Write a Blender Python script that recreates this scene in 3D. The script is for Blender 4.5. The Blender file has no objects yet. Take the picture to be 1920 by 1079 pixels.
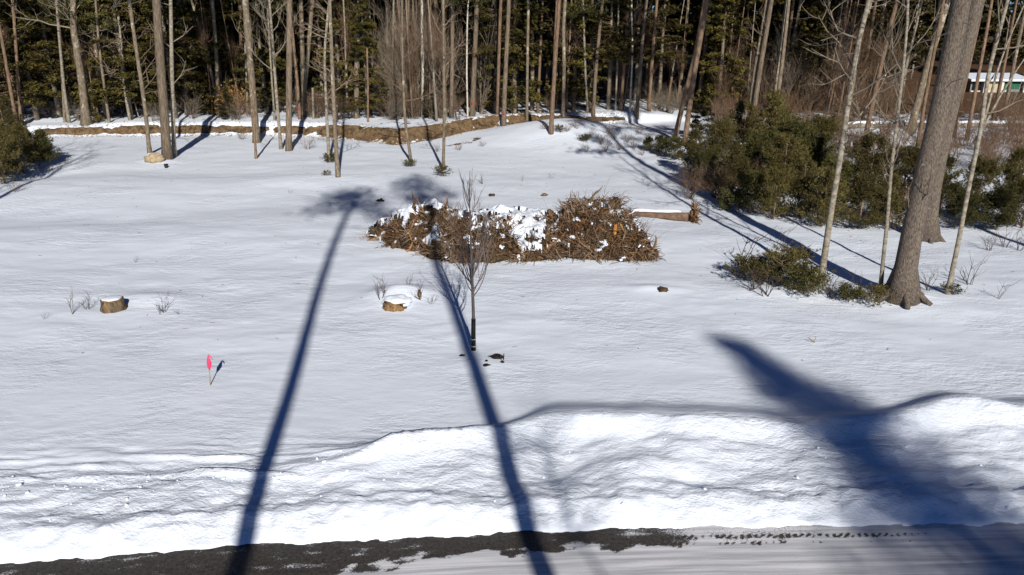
import bpy, math, random
import numpy as np
from mathutils import Vector, Matrix, Euler

random.seed(7)
RNG = np.random.default_rng(7)
scene = bpy.context.scene
COL = scene.collection
R = math.radians

# ------------------------------------------------------------------ camera, sky, sun, exposure
CAM_H, PITCH, FPX = 8.0, R(19.0), 1920 * 28.0 / 36.0
cam_d = bpy.data.cameras.new('camera')
cam_d.lens, cam_d.sensor_width, cam_d.clip_start, cam_d.clip_end = 28.0, 36.0, 0.1, 3000.0
cam = bpy.data.objects.new('camera', cam_d)
cam.location = (0, 0, CAM_H)
cam.rotation_euler = (R(90) - PITCH, 0, 0)
COL.objects.link(cam)
scene.camera = cam

SUN_EL, SUN_AZ = R(28.0), R(10.9)          # shadows run away from the camera, 10.9 degrees to the left
TO_SUN = Vector((math.cos(SUN_EL) * math.sin(SUN_AZ), -math.cos(SUN_EL) * math.cos(SUN_AZ), math.sin(SUN_EL)))
world = bpy.data.worlds.new('World')
scene.world = world
world.use_nodes = True
wn, wl = world.node_tree.nodes, world.node_tree.links
wn.clear()
sky = wn.new('ShaderNodeTexSky')
sky.sky_type = 'NISHITA'
sky.sun_disc = False
sky.sun_elevation = SUN_EL
sky.sun_rotation = math.atan2(TO_SUN.x, TO_SUN.y)
sky.air_density, sky.dust_density, sky.ozone_density = 0.5, 0.0, 10.0
bg = wn.new('ShaderNodeBackground')
bg.inputs['Strength'].default_value = 0.05
wo = wn.new('ShaderNodeOutputWorld')
wl.new(sky.outputs[0], bg.inputs[0])
wl.new(bg.outputs[0], wo.inputs[0])
sun_d = bpy.data.lights.new('sun', 'SUN')
sun_d.energy, sun_d.angle, sun_d.color = 5.0, R(0.55), (1.0, 0.92, 0.80)
sun = bpy.data.objects.new('sun', sun_d)
sun.rotation_euler = TO_SUN.to_track_quat('Z', 'Y').to_euler()
sun.location = TO_SUN * 60
COL.objects.link(sun)
vs = scene.view_settings
vs.view_transform, vs.look, vs.exposure, vs.gamma = 'Standard', 'None', 0.12, 1.0
vs.use_curve_mapping = False
scene.cycles.max_bounces = 6
scene.cycles.diffuse_bounces = 3
scene.cycles.use_denoising = True

# ------------------------------------------------------------------ noise and terrain height
_p = np.random.default_rng(11).permutation(256)
_p = np.concatenate([_p, _p, _p])
_g = np.random.default_rng(12).uniform(0, 2 * np.pi, 256)
_gx, _gy = np.cos(_g), np.sin(_g)


def perlin(x, y):
    x = np.asarray(x, float); y = np.asarray(y, float)
    xi = np.floor(x).astype(int); yi = np.floor(y).astype(int)
    xf, yf = x - xi, y - yi
    xi &= 255; yi &= 255
    u = xf * xf * xf * (xf * (xf * 6 - 15) + 10); v = yf * yf * yf * (yf * (yf * 6 - 15) + 10)

    def gr(ix, iy, dx, dy):
        h = _p[_p[ix & 255] + (iy & 255)]
        return _gx[h] * dx + _gy[h] * dy
    a = gr(xi, yi, xf, yf); b = gr(xi + 1, yi, xf - 1, yf)
    c = gr(xi, yi + 1, xf, yf - 1); d = gr(xi + 1, yi + 1, xf - 1, yf - 1)
    return (a + u * (b - a)) + v * ((c + u * (d - c)) - (a + u * (b - a)))


def fbm(x, y, o=4, g=0.5):
    s, a, f = 0, 1.0, 1.0
    for k in range(o):
        s = s + a * perlin(np.asarray(x) * f + 17.3 * k, np.asarray(y) * f - 9.1 * k)
        a *= g; f *= 2.03
    return s


def sst(a, b, x):
    t = np.clip((x - a) / (b - a), 0, 1)
    return t * t * (3 - 2 * t)


def ray(px, py):
    cx, cy = (px - 960) / FPX, (539.5 - py) / FPX
    return Vector((cx, math.cos(PITCH) + cy * math.sin(PITCH), -math.sin(PITCH) + cy * math.cos(PITCH)))


def flat(px, py, z=0.0):
    d = ray(px, py)
    t = (z - CAM_H) / d.z
    return Vector((d.x * t, d.y * t, z))


def at(px, py, Y):
    d = ray(px, py)
    t = Y / d.y
    return Vector((d.x * t, Y, CAM_H + d.z * t))


def pix(p):
    x, y, z = p[0], p[1], p[2] - CAM_H
    dz = y * math.cos(PITCH) - z * math.sin(PITCH)
    uy = y * math.sin(PITCH) + z * math.cos(PITCH)
    return 960 + FPX * x / dz, 539.5 - FPX * uy / dz


def ppm(P):                                    # source pixels per metre at a point
    return FPX / (P.y * math.cos(PITCH) - (P.z - CAM_H) * math.sin(PITCH))


ROAD_Z = -0.30
_edge = [flat(a, b, ROAD_Z) for a, b in ((-500, 1104), (0, 1060), (440, 1027), (900, 1004), (1300, 992), (1920, 985), (2400, 985))]
_ex, _ey = [p.x for p in _edge], [p.y for p in _edge]


def road_edge(x):
    x = np.asarray(x, float)
    m0 = (_ey[1] - _ey[0]) / (_ex[1] - _ex[0]); m1 = 0.03
    y = np.interp(x, _ex, _ey)
    y = np.where(x < _ex[0], _ey[0] + np.clip(m0, 0, .08) * (x - _ex[0]), y)
    return np.where(x > _ex[-1], _ey[-1] + m1 * (x - _ex[-1]), y)


_cr = [(-300, 905, -.02), (0, 902, -.02), (300, 896, .0), (520, 884, .10), (610, 868, .30), (690, 838, .52), (740, 812, .66), (870, 808, .66),
       (950, 800, .56), (1030, 779, .62), (1150, 775, .66), (1350, 786, .6), (1540, 793, .52), (1700, 771, .6), (1830, 745, .78), (1920, 756, .74), (2200, 780, .6)]
_cp = [flat(a, b, z * .58) for a, b, z in _cr]
_cx, _cy, _cz = [p.x for p in _cp], [p.y for p in _cp], [p.z for p in _cp]

_bk = [flat(a, b) for a, b in ((-400, 262), (60, 256), (330, 253), (560, 254), (680, 262), (745, 270), (810, 262), (900, 251), (1040, 243), (1150, 232), (1260, 226), (1500, 246), (1920, 262), (2400, 268))]
_bx, _by = [p.x for p in _bk], [p.y for p in _bk]


def back_line(x):
    return np.interp(x, _bx, _by)


BUMPS = []                                     # (x, y, height, sx, sy) local mounds of snow


def hz(x, y):
    x = np.asarray(x, float); y = np.asarray(y, float)
    z = 0.10 * fbm(x / 7.0, y / 5.0, 3) + 0.035 * fbm(x / 1.9 + 40, y / 1.1, 3)
    far = sst(14, 22, y)
    z = z * (0.35 + 0.65 * far)
    # wind-scoured ripples
    z = z + 0.016 * np.maximum(perlin(x / 0.6 + 3, y / 0.25), -.1) * sst(-.25, .35, perlin(x / 4.0, y / 3.0 + 7)) * sst(12, 14, y) * (1 - sst(40, 60, y))
    # long drift swells in the left half of the field
    z = z + 0.10 * np.sin((y - 0.25 * x) / 1.6 + 1.5 * perlin(x / 6, y / 6)) * sst(26, 31, y) * (1 - sst(40, 46, y)) * (1 - sst(-9, -4, x))
    # long smooth drift near the back of the clearing
    z = z + 1.25 * np.exp(-((x - 3.5) / 5.5) ** 2 - ((y - 54) / 4.2) ** 2)
    # forest floor above the cut bank
    b = y - back_line(x)
    k = sst(-31, -25, x) * 0.2 + 0.62
    k = k * (1 - 0.6 * sst(8, 14, x))
    z = z + k * sst(-.35, .75, b) * 1.0 + 0.035 * np.clip(b, 0, 60) * (0.4 + 0.6 * sst(0, -30, x)) * sst(0, 6, b)
    z = z + 0.10 * fbm(x / 2.3, y / 2.3, 3) * sst(.5, 4, b)
    z = z + 1.4 * np.exp(-((x + 43) / 7) ** 2 - ((y - 72) / 6) ** 2)
    for (bx, by, h, sx, sy) in BUMPS:
        z = z + h * np.exp(-((x - bx) / sx) ** 2 - ((y - by) / sy) ** 2)
    # ploughed bank along the road
    v = y - road_edge(x)
    v = v + (.10 * fbm(x / .8, y / 2.0, 3) + .05 * perlin(x / .16, y / .3)) * (1 - sst(.3, .9, v)) * sst(-.6, -.2, v)
    cv = np.interp(x, _cx, _cy) - road_edge(x)
    cz = np.interp(x, _cx, _cz)
    cv = cv + 0.22 * fbm(x / 1.6, 4.2, 2, .4)
    cz = cz * (1 + 0.20 * fbm(x / 1.3, 8.8, 2, .4))
    wr = 0.56 + 0.20 * fbm(x / .9, 2.2, 3)
    wind = ROAD_Z - .04 + (0.07 * sst(0, .06, v) + (0.27 + 0.09 * fbm(x / 2.2, 5.5, 3)) * (.5 * sst(.05, 1.05, v / wr) + .5 * np.clip((v / wr - .08) / .85, 0, 1)))
    t = np.clip((v - wr - .05) / np.maximum(cv - wr, .3), 0, 1)
    plat = wind + (.25 * cz) * t - (.035 + .04 * perlin(x / 1.7, 3.3)) * sst(-.05, .30, t) * (1 - .6 * sst(.3, .8, t))
    rise = plat + (cz * .75 - (ROAD_Z + .30) + .028) * (.70 * sst(.74, 1.0, t) + .30 * sst(.35, 1.0, t))
    rise = rise + .10 * np.exp(-((x - 1.6 - .8 * v) / .8) ** 2) * sst(.6, 1.5, v) - .10 * np.exp(-((x + .1 - .5 * v) / .6) ** 2) * sst(.6, 1.5, v) * (1 - sst(.85, 1, t))
    flow = 0.11 * fbm(x / 2.4 - v / 1.8, v / 1.1 + x / 5, 3) + 0.065 * fbm(x / .8, v / .45, 3, .5) + 0.022 * np.maximum(perlin(x / .22, v / .17), 0)
    rise = rise + flow * sst(.45, 1.0, v) * (1 - 0.6 * t ** 4)
    rise = rise + 0.075 * fbm(x / .42, v / .26, 3, .55) * sst(.05, .3, v) * (1 - sst(.8, 1.3, v))
    w = v - cv
    fall = 0.80 + 0.5 * sst(-2, -4, x) + .6 * sst(-.3, 1.2, x) - .4 * sst(5.5, 7, x) * (1 - sst(8, 10, x))
    back = cz * (1 - sst(-.02, fall, w))
    # clods thrown behind the low bank on the left
    L = sst(-1.5, -4.5, x)
    clod = L * (0.075 * fbm(x / 1.4, y / .22, 3) + 0.07 * np.maximum(perlin(x / .22, y / .13) - .25, 0)) * sst(-.5, .1, w) * (1 - sst(.7, 1.5, w))
    clod = clod + L * .17 * np.maximum(perlin(x / 2.2, y / .17 + x * .12) - .05, 0) * sst(-.7, -.2, w) * (1 - sst(.5, 1.1, w)) * (.4 + sst(-.2, .4, perlin(x / .9, y / .5)))
    bank = np.where(v < 0, ROAD_Z - .15, np.where(w < 0, rise, np.maximum(back, 0) * 1.0))
    m = sst(-.05, .5, w)
    z = np.where(v < 0, ROAD_Z - .15, bank + z * m)
    return z + clod


def ground(x, y):
    return float(hz(np.array([x]), np.array([y]))[0])


def G(px, py):                                 # where the sight line through a pixel meets the ground
    d = ray(px, py)
    p = flat(px, py)
    for _ in range(6):
        z = ground(p.x, p.y)
        t = (z - CAM_H) / d.z
        q = Vector((d.x * t, d.y * t, z))
        p = p.lerp(q, .8)
    p.z = ground(p.x, p.y)
    return p


# mounds of snow round the stumps, at the planted tree and beside the log
for (a, b, h, sx, sy) in ((750, 556, .30, .85, .55), (290, 560, .10, 1.0, .5), (900, 680, .05, .9, .5), (1220, 545, .10, .7, .3), (1470, 548, .10, 1.6, .7),
                          (1690, 268, .7, 1.1, 1.0), (1690, 560, .15, 1.0, .6), (1000, 455, .12, 6, 2.4), (292, 302, .15, 1.0, .6)):
    q = flat(a, b)
    BUMPS.append((q.x, q.y, h, sx, sy))

# ------------------------------------------------------------------ materials
MATS = {}


def mat(name, c1, c2=None, scale=6.0, rough=0.9, bump=0.0, bscale=20.0, stretch=(1, 1, 1), c3=None, thr=.62, coords='Object', vary=0.0, leafy=0.0):
    m = bpy.data.materials.new(name)
    m.use_nodes = True
    n, l = m.node_tree.nodes, m.node_tree.links
    b = n['Principled BSDF']
    b.inputs['Roughness'].default_value = rough
    b.inputs['Specular IOR Level'].default_value = 0.2
    tc = n.new('ShaderNodeTexCoord')
    mp = n.new('ShaderNodeMapping')
    mp.inputs['Scale'].default_value = stretch
    l.new(tc.outputs[coords], mp.inputs[0])
    nz = n.new('ShaderNodeTexNoise')
    nz.inputs['Scale'].default_value = scale
    nz.inputs['Detail'].default_value = 6
    nz.inputs['Roughness'].default_value = .65
    l.new(mp.outputs[0], nz.inputs['Vector'])
    cr = n.new('ShaderNodeValToRGB')
    cr.color_ramp.elements[0].position, cr.color_ramp.elements[1].position = .36, .64
    cr.color_ramp.elements[0].color = (*c1, 1)
    cr.color_ramp.elements[1].color = (*(c2 or c1), 1)
    l.new(nz.outputs['Fac'], cr.inputs[0])
    out = cr.outputs[0]
    if c3:
        n2 = n.new('ShaderNodeTexNoise')
        n2.inputs['Scale'].default_value = scale * .6
        n2.inputs['Detail'].default_value = 4
        mp2 = n.new('ShaderNodeMapping')
        mp2.inputs['Location'].default_value = (5.1, 3.3, 9.7)
        l.new(tc.outputs[coords], mp2.inputs[0])
        l.new(mp2.outputs[0], n2.inputs['Vector'])
        r2 = n.new('ShaderNodeValToRGB')
        r2.color_ramp.elements[0].position, r2.color_ramp.elements[1].position = thr, thr + .05
        l.new(n2.outputs['Fac'], r2.inputs[0])
        mx = n.new('ShaderNodeMixRGB')
        mx.inputs[2].default_value = (*c3, 1)
        l.new(r2.outputs[0], mx.inputs[0])
        l.new(out, mx.inputs[1])
        out = mx.outputs[0]
    if vary:
        oi = n.new('ShaderNodeObjectInfo')
        mr = n.new('ShaderNodeMapRange')
        mr.inputs[3].default_value, mr.inputs[4].default_value = 1 - vary, 1 + vary
        l.new(oi.outputs['Random'], mr.inputs[0])
        hs = n.new('ShaderNodeHueSaturation')
        l.new(mr.outputs[0], hs.inputs['Value'])
        l.new(out, hs.inputs['Color'])
        out = hs.outputs[0]
    if leafy:
        ge = n.new('ShaderNodeNewGeometry')
        m3 = n.new('ShaderNodeMapRange')
        m3.inputs[3].default_value, m3.inputs[4].default_value = 1 - leafy, 1 + leafy
        l.new(ge.outputs['Random Per Island'], m3.inputs[0])
        h3 = n.new('ShaderNodeHueSaturation')
        l.new(m3.outputs[0], h3.inputs['Value'])
        l.new(out, h3.inputs['Color'])
        out = h3.outputs[0]
    l.new(out, b.inputs['Base Color'])
    if bump:
        nb = n.new('ShaderNodeTexNoise')
        nb.inputs['Scale'].default_value = bscale
        nb.inputs['Detail'].default_value = 5
        l.new(mp.outputs[0], nb.inputs['Vector'])
        bp = n.new('ShaderNodeBump')
        bp.inputs['Strength'].default_value = bump
        bp.inputs['Distance'].default_value = .04
        l.new(nb.outputs['Fac'], bp.inputs['Height'])
        l.new(bp.outputs[0], b.inputs['Normal'])
    MATS[name] = m
    return m


mat('pine_bark', (.085, .064, .046), (.215, .172, .128), 5, bump=.9, bscale=9, stretch=(3, 3, .5), vary=.15)
mat('big_bark', (.065, .052, .042), (.205, .17, .14), 15, bump=1.0, bscale=22, stretch=(2.0, 2.0, .7), c3=(.42, .40, .34), thr=.70)
mat('red_bark', (.10, .064, .042), (.245, .17, .118), 5, bump=.7, bscale=9, stretch=(3, 3, .6), vary=.15)
mat('grey_bark', (.10, .08, .056), (.235, .195, .145), 5, bump=.5, bscale=10, stretch=(2, 2, .8), c3=(.34, .31, .24), thr=.60, vary=.15)
mat('pale_bark', (.14, .12, .095), (.34, .31, .25), 7, bump=.4, bscale=10, stretch=(1, 1, 1.6), c3=(.12, .10, .08), thr=.62, vary=.1)
mat('birch_bark', (.38, .35, .29), (.58, .55, .48), 6, bump=.3, bscale=10, stretch=(1, 1, 2.2), c3=(.10, .085, .07), thr=.63)
mat('twig', (.12, .082, .058), (.25, .185, .135), 3, vary=.2)
mat('twig_pale', (.17, .14, .105), (.28, .24, .19), 3, vary=.15)
mat('twig_red', (.11, .068, .045), (.21, .135, .085), 3, vary=.25)
mat('sapling_bark', (.085, .07, .065), (.19, .16, .15), 6, stretch=(1, 1, .4))
mat('hemlock', (.020, .021, .006), (.085, .068, .018), .9, rough=.8, vary=.4, leafy=.6)
mat('hemlock_gold', (.038, .040, .010), (.135, .108, .026), 1.0, rough=.8, vary=.25, leafy=.5)
mat('pine_needle', (.028, .033, .011), (.10, .092, .028), 2.6, rough=.75, vary=.35, leafy=.65)
mat('pine_needle_olive', (.044, .041, .013), (.142, .117, .039), 2.6, rough=.75, vary=.35, leafy=.65)
mat('dry_leaf', (.26, .12, .03), (.42, .22, .07), 3, rough=.8, vary=.2)
mat('weed', (.06, .045, .04), (.16, .11, .08), 4, vary=.3)
mat('earth', (.06, .040, .023), (.19, .130, .074), 3, bump=1, bscale=12, c3=(.045, .03, .02), thr=.6)
mat('dry_grass', (.20, .13, .06), (.33, .22, .11), 3)
mat('root_brown', (.08, .042, .021), (.285, .165, .082), 4, bump=.5, vary=.35, leafy=.65)
mat('root_grey', (.085, .06, .042), (.27, .19, .125), 4, bump=.5, vary=.35, leafy=.65)
mat('root_orange', (.36, .15, .04), (.50, .25, .08), 4, bump=.4, vary=.2)
mat('pile_earth', (.018, .012, .008), (.10, .062, .032), 3, bump=1, bscale=14)
mat('cut_wood', (.10, .062, .032), (.30, .195, .095), 12, stretch=(1, 1, .35), bump=.6, c3=(.05, .032, .02), thr=.58)
mat('stump_bark', (.06, .045, .03), (.19, .14, .085), 6, bump=1, bscale=12, stretch=(1.6, 1.6, .5))
mat('log_bark', (.10, .065, .045), (.24, .165, .115), 5, bump=.8, bscale=12, stretch=(.5, 1.6, 1.6))
mat('stone', (.25, .20, .13), (.44, .36, .24), 5, bump=.6, bscale=10)
mat('wall_stone', (.16, .14, .12), (.30, .27, .23), 3, bump=.8, bscale=8, vary=.2)
mat('soil', (.008, .007, .007), (.025, .02, .018), 9, bump=1, bscale=20)
mat('guard_black', (.012, .012, .013), (.02, .02, .02), 8, rough=.55)
mat('tie_white', (.6, .6, .58), None, 4)
mat('stake_wood', (.33, .23, .13), (.45, .33, .2), 8)
mat('flag_pink', (.80, .045, .13), (.88, .08, .18), 8, rough=.5)
mat('mark_red', (.30, .025, .025), (.40, .045, .04), 8)
mat('house_white', (.62, .61, .56), (.72, .71, .66), 3)
mat('house_wall', (.17, .19, .21), (.24, .26, .28), 4)
mat('house_beige', (.42, .36, .25), (.48, .42, .3), 4)
mat('house_green', (.02, .10, .065), (.03, .13, .085), 5)
mat('glass_dark', (.01, .013, .015), None, 3, rough=.08)


def snow_mat(name, bumpy=.35, litter=False, road=False):
    m = bpy.data.materials.new(name)
    m.use_nodes = True
    n, l = m.node_tree.nodes, m.node_tree.links
    b = n['Principled BSDF']
    b.inputs['Roughness'].default_value = .62
    b.inputs['Specular IOR Level'].default_value = .25
    geo = n.new('ShaderNodeNewGeometry')
    mp = n.new('ShaderNodeMapping')
    mp.inputs['Scale'].default_value = (1.0, 2.0, 1.0)
    mp.inputs['Rotation'].default_value = (0, 0, R(8))
    l.new(geo.outputs['Position'], mp.inputs[0])

    def noise(sc, det, src, ro=.6):
        t = n.new('ShaderNodeTexNoise')
        t.inputs['Scale'].default_value, t.inputs['Detail'].default_value, t.inputs['Roughness'].default_value = sc, det, ro
        l.new(src, t.inputs['Vector'])
        return t.outputs['Fac']
    base = n.new('ShaderNodeMixRGB')
    base.inputs[1].default_value = (.70, .785, .93, 1)
    base.inputs[2].default_value = (.765, .835, .955, 1)
    l.new(noise(1.3, 5, mp.outputs[0]), base.inputs[0])
    out = base.outputs[0]
    h1 = noise(2.6, 8, mp.outputs[0], .66)
    h2 = noise(16, 4, mp.outputs[0], .6)
    add = n.new('ShaderNodeMath'); add.operation = 'MULTIPLY_ADD'
    add.inputs[1].default_value = .16
    l.new(h2, add.inputs[0]); l.new(h1, add.inputs[2])
    bp = n.new('ShaderNodeBump')
    ra = n.new('ShaderNodeAttribute'); ra.attribute_name = 'rough'
    mr = n.new('ShaderNodeMapRange')
    mr.inputs[1].default_value, mr.inputs[2].default_value, mr.inputs[3].default_value, mr.inputs[4].default_value = .42, .62, bumpy * .35, bumpy * 1.7
    l.new(noise(.28, 3, geo.outputs['Position']), mr.inputs[0])
    sm = n.new('ShaderNodeMath'); sm.operation = 'MULTIPLY_ADD'; sm.inputs[1].default_value = .40
    l.new(ra.outputs['Fac'], sm.inputs[0]); l.new(mr.outputs[0], sm.inputs[2])
    l.new(sm.outputs[0], bp.inputs['Strength'])
    bp.inputs['Distance'].default_value = .16
    l.new(add.outputs[0], bp.inputs['Height'])
    l.new(bp.outputs[0], b.inputs['Normal'])
    if litter:
        at_ = n.new('ShaderNodeAttribute'); at_.attribute_name = 'litter'
        f = noise(1.6, 9, geo.outputs['Position'], .72)
        s = n.new('ShaderNodeMath'); s.operation = 'ADD'
        l.new(f, s.inputs[0]); l.new(at_.outputs['Fac'], s.inputs[1])
        cr = n.new('ShaderNodeValToRGB')
        cr.color_ramp.elements[0].position, cr.color_ramp.elements[1].position = .70, .76
        l.new(s.outputs[0], cr.inputs[0])
        lc = n.new('ShaderNodeMixRGB')
        lc.inputs[1].default_value, lc.inputs[2].default_value = (.035, .022, .014, 1), (.17, .09, .045, 1)
        l.new(noise(7, 5, geo.outputs['Position']), lc.inputs[0])
        mx = n.new('ShaderNodeMixRGB')
        l.new(cr.outputs[0], mx.inputs[0]); l.new(out, mx.inputs[1]); l.new(lc.outputs[0], mx.inputs[2])
        out = mx.outputs[0]
    l.new(out, b.inputs['Base Color'])
    MATS[name] = m
    return m


snow_mat('snow', .29, litter=True)
snow_mat('snow_cap', .3)


def road_mat():
    m = bpy.data.materials.new('road_surface')
    m.use_nodes = True
    n, l = m.node_tree.nodes, m.node_tree.links
    b = n['Principled BSDF']
    geo = n.new('ShaderNodeNewGeometry')

    def noise(sc, det, src, ro=.6):
        t = n.new('ShaderNodeTexNoise')
        t.inputs['Scale'].default_value, t.inputs['Detail'].default_value, t.inputs['Roughness'].default_value = sc, det, ro
        l.new(src, t.inputs['Vector'])
        return t.outputs['Fac']
    at_ = n.new('ShaderNodeAttribute'); at_.attribute_name = 'bare'
    uv = n.new('ShaderNodeAttribute'); uv.attribute_name = 'lane'
    mp = n.new('ShaderNodeMapping'); mp.inputs['Scale'].default_value = (.35, 9, 1)
    l.new(uv.outputs['Vector'], mp.inputs[0])
    f = noise(30, 7, geo.outputs['Position'], .8)
    s = n.new('ShaderNodeMath'); s.operation = 'MULTIPLY_ADD'; s.inputs[1].default_value = .9
    l.new(f, s.inputs[0]); l.new(at_.outputs['Fac'], s.inputs[2])
    cr = n.new('ShaderNodeValToRGB')
    cr.color_ramp.elements[0].position, cr.color_ramp.elements[1].position = .90, 1.02
    l.new(s.outputs[0], cr.inputs[0])
    asp = n.new('ShaderNodeMixRGB')
    asp.inputs[1].default_value, asp.inputs[2].default_value = (.008, .007, .0065, 1), (.085, .075, .066, 1)
    ac = n.new('ShaderNodeValToRGB')
    ac.color_ramp.elements[0].position, ac.color_ramp.elements[1].position = .40, .66
    l.new(noise(17, 10, geo.outputs['Position'], .85), ac.inputs[0])
    l.new(ac.outputs[0], asp.inputs[0])
    sn = n.new('ShaderNodeMixRGB')
    sn.inputs[1].default_value, sn.inputs[2].default_value = (.44, .46, .51, 1), (.70, .72, .78, 1)
    st = noise(1.0, 6, mp.outputs[0], .6)
    cs = n.new('ShaderNodeValToRGB')
    cs.color_ramp.elements[0].position, cs.color_ramp.elements[1].position = .40, .60
    l.new(st, cs.inputs[0]); l.new(cs.outputs[0], sn.inputs[0])
    mx = n.new('ShaderNodeMixRGB')
    l.new(cr.outputs[0], mx.inputs[0]); l.new(sn.outputs[0], mx.inputs[1]); l.new(asp.outputs[0], mx.inputs[2])
    l.new(mx.outputs[0], b.inputs['Base Color'])
    b.inputs['Roughness'].default_value = .7
    bp = n.new('ShaderNodeBump'); bp.inputs['Strength'].default_value = .35; bp.inputs['Distance'].default_value = .03
    ad = n.new('ShaderNodeMath'); ad.operation = 'ADD'
    l.new(st, ad.inputs[0]); l.new(f, ad.inputs[1])
    l.new(ad.outputs[0], bp.inputs['Height']); l.new(bp.outputs[0], b.inputs['Normal'])
    MATS['road_surface'] = m


road_mat()

# ------------------------------------------------------------------ mesh helpers


class MB:
    """collects tubes, quads and closed lumps into one mesh"""

    def __init__(self):
        self.v, self.f3, self.f4, self.n, self.lazy = [], [], [], 0, {}

    def add(self, v, f4=None, f3=None):
        v = np.asarray(v, float).reshape(-1, 3)
        if f4 is not None and len(f4):
            self.f4.append(np.asarray(f4, int) + self.n)
        if f3 is not None and len(f3):
            self.f3.append(np.asarray(f3, int) + self.n)
        self.v.append(v)
        self.n += len(v)

    def tube(self, path, rad, k=6, cap=True, wob=0.0):
        if not cap and not wob:
            n = len(path)
            a = self.lazy.setdefault((n, k), ([], []))
            a[0].append([tuple(p) for p in path]); a[1].append(np.asarray(rad, float) * np.ones(n))
            return
        P = np.array([tuple(p) for p in path], float)
        n = len(P)
        rad = np.asarray(rad, float) * np.ones(n)
        T = np.gradient(P, axis=0)
        T /= np.linalg.norm(T, axis=1)[:, None] + 1e-9
        ref = np.array([0, 0, 1.0]) if abs(T[0, 2]) < .8 else np.array([1.0, 0, 0])
        A = np.cross(T, ref); A /= np.linalg.norm(A, axis=1)[:, None] + 1e-9
        B = np.cross(T, A)
        an = np.arange(k) * 2 * np.pi / k
        rr = rad[:, None] * (1 + (wob * RNG.normal(size=(n, k)) if wob else 0))
        V = P[:, None, :] + rr[..., None] * (np.cos(an)[None, :, None] * A[:, None, :] + np.sin(an)[None, :, None] * B[:, None, :])
        i = np.arange(n - 1)[:, None] * k
        j = np.arange(k)[None, :]
        j2 = (j + 1) % k
        F = np.stack([i + j, i + j2, i + k + j2, i + k + j], -1).reshape(-1, 4)
        V = V.reshape(-1, 3)
        f3 = None
        if cap:
            V = np.vstack([V, P[:1], P[-1:]])
            c0, c1 = n * k, n * k + 1
            a = np.arange(k); b = (a + 1) % k
            f3 = np.vstack([np.stack([b, a, np.full(k, c0)], -1), np.stack([(n - 1) * k + a, (n - 1) * k + b, np.full(k, c1)], -1)])
        self.add(V, F, f3)

    def strands(self, P, rad, k=3):
        """many open tubes at once: P is (m, n, 3), rad (m, n)"""
        P = np.asarray(P, float); rad = np.asarray(rad, float)
        m, n = P.shape[:2]
        T = np.gradient(P, axis=1)
        T /= np.linalg.norm(T, axis=2)[..., None] + 1e-9
        ref = np.where(np.abs(T[:, :1, 2:3]) < .8, np.array([0, 0, 1.0]), np.array([1.0, 0, 0]))
        A = np.cross(T, np.broadcast_to(ref, T.shape)); A /= np.linalg.norm(A, axis=2)[..., None] + 1e-9
        B = np.cross(T, A)
        an = np.arange(k) * 2 * np.pi / k
        V = P[:, :, None, :] + rad[:, :, None, None] * (np.cos(an)[None, None, :, None] * A[:, :, None, :] + np.sin(an)[None, None, :, None] * B[:, :, None, :])
        i = np.arange(m)[:, None, None] * n * k + np.arange(n - 1)[None, :, None] * k
        j = np.arange(k)[None, None, :]
        j2 = (j + 1) % k
        self.add(V.reshape(-1, 3), np.stack([i + j, i + j2, i + k + j2, i + k + j], -1).reshape(-1, 4))

    def leaves(self, C, D, L, W, N=None):
        """rhombic leaf-sized faces: centres C, directions D, lengths L, widths W"""
        C = np.asarray(C, float); D = np.asarray(D, float)
        n = len(C)
        D = D / (np.linalg.norm(D, axis=1)[:, None] + 1e-9)
        if N is None:
            N = RNG.normal(size=(n, 3))
        S = np.cross(D, N); S /= np.linalg.norm(S, axis=1)[:, None] + 1e-9
        L = np.asarray(L, float).reshape(-1, 1) * np.ones((n, 1)); W = np.asarray(W, float).reshape(-1, 1) * np.ones((n, 1))
        V = np.stack([C - D * L * .5, C + S * W * .5 - D * L * .08, C + D * L * .5, C - S * W * .5 - D * L * .08], 1).reshape(-1, 3)
        self.add(V, np.arange(4 * n).reshape(n, 4))

    def box(self, c, s, rz=0.0):
        c = np.asarray(c, float); h = np.asarray(s, float) / 2
        V = np.array([[x, y, z] for x in (-1, 1) for y in (-1, 1) for z in (-1, 1)], float) * h
        ca, sa = math.cos(rz), math.sin(rz)
        V[:, :2] = V[:, :2] @ np.array([[ca, sa], [-sa, ca]])
        self.add(V + c, [(0, 1, 3, 2), (4, 6, 7, 5), (0, 4, 5, 1), (2, 3, 7, 6), (0, 2, 6, 4), (1, 5, 7, 3)])

    def lump(self, c, s, rough=.2, nu=10, nv=7, seed=0, freq=1.6):
        c = np.asarray(c, float)
        th = np.linspace(0, np.pi, nv + 1)[1:-1]
        ph = np.arange(nu) * 2 * np.pi / nu
        V = [[0, 0, 1.0]]
        for t in th:
            for p in ph:
                V.append([math.sin(t) * math.cos(p), math.sin(t) * math.sin(p), math.cos(t)])
        V.append([0, 0, -1.0])
        V = np.array(V)
        d = 1 + rough * (perlin(V[:, 0] * freq + seed * 3.7, V[:, 1] * freq + V[:, 2] * 1.3 * freq + seed) * 2)
        V = V * d[:, None] * np.asarray(s, float) + c
        f3, f4 = [], []
        m = len(th)
        for j in range(nu):
            f3.append((0, 1 + j, 1 + (j + 1) % nu))
            b = 1 + (m - 1) * nu
            f3.append((b + j, len(V) - 1, b + (j + 1) % nu))
            for i in range(m - 1):
                a = 1 + i * nu
                f4.append((a + j, a + nu + j, a + nu + (j + 1) % nu, a + (j + 1) % nu))
        self.add(V, f4, f3)

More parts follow.
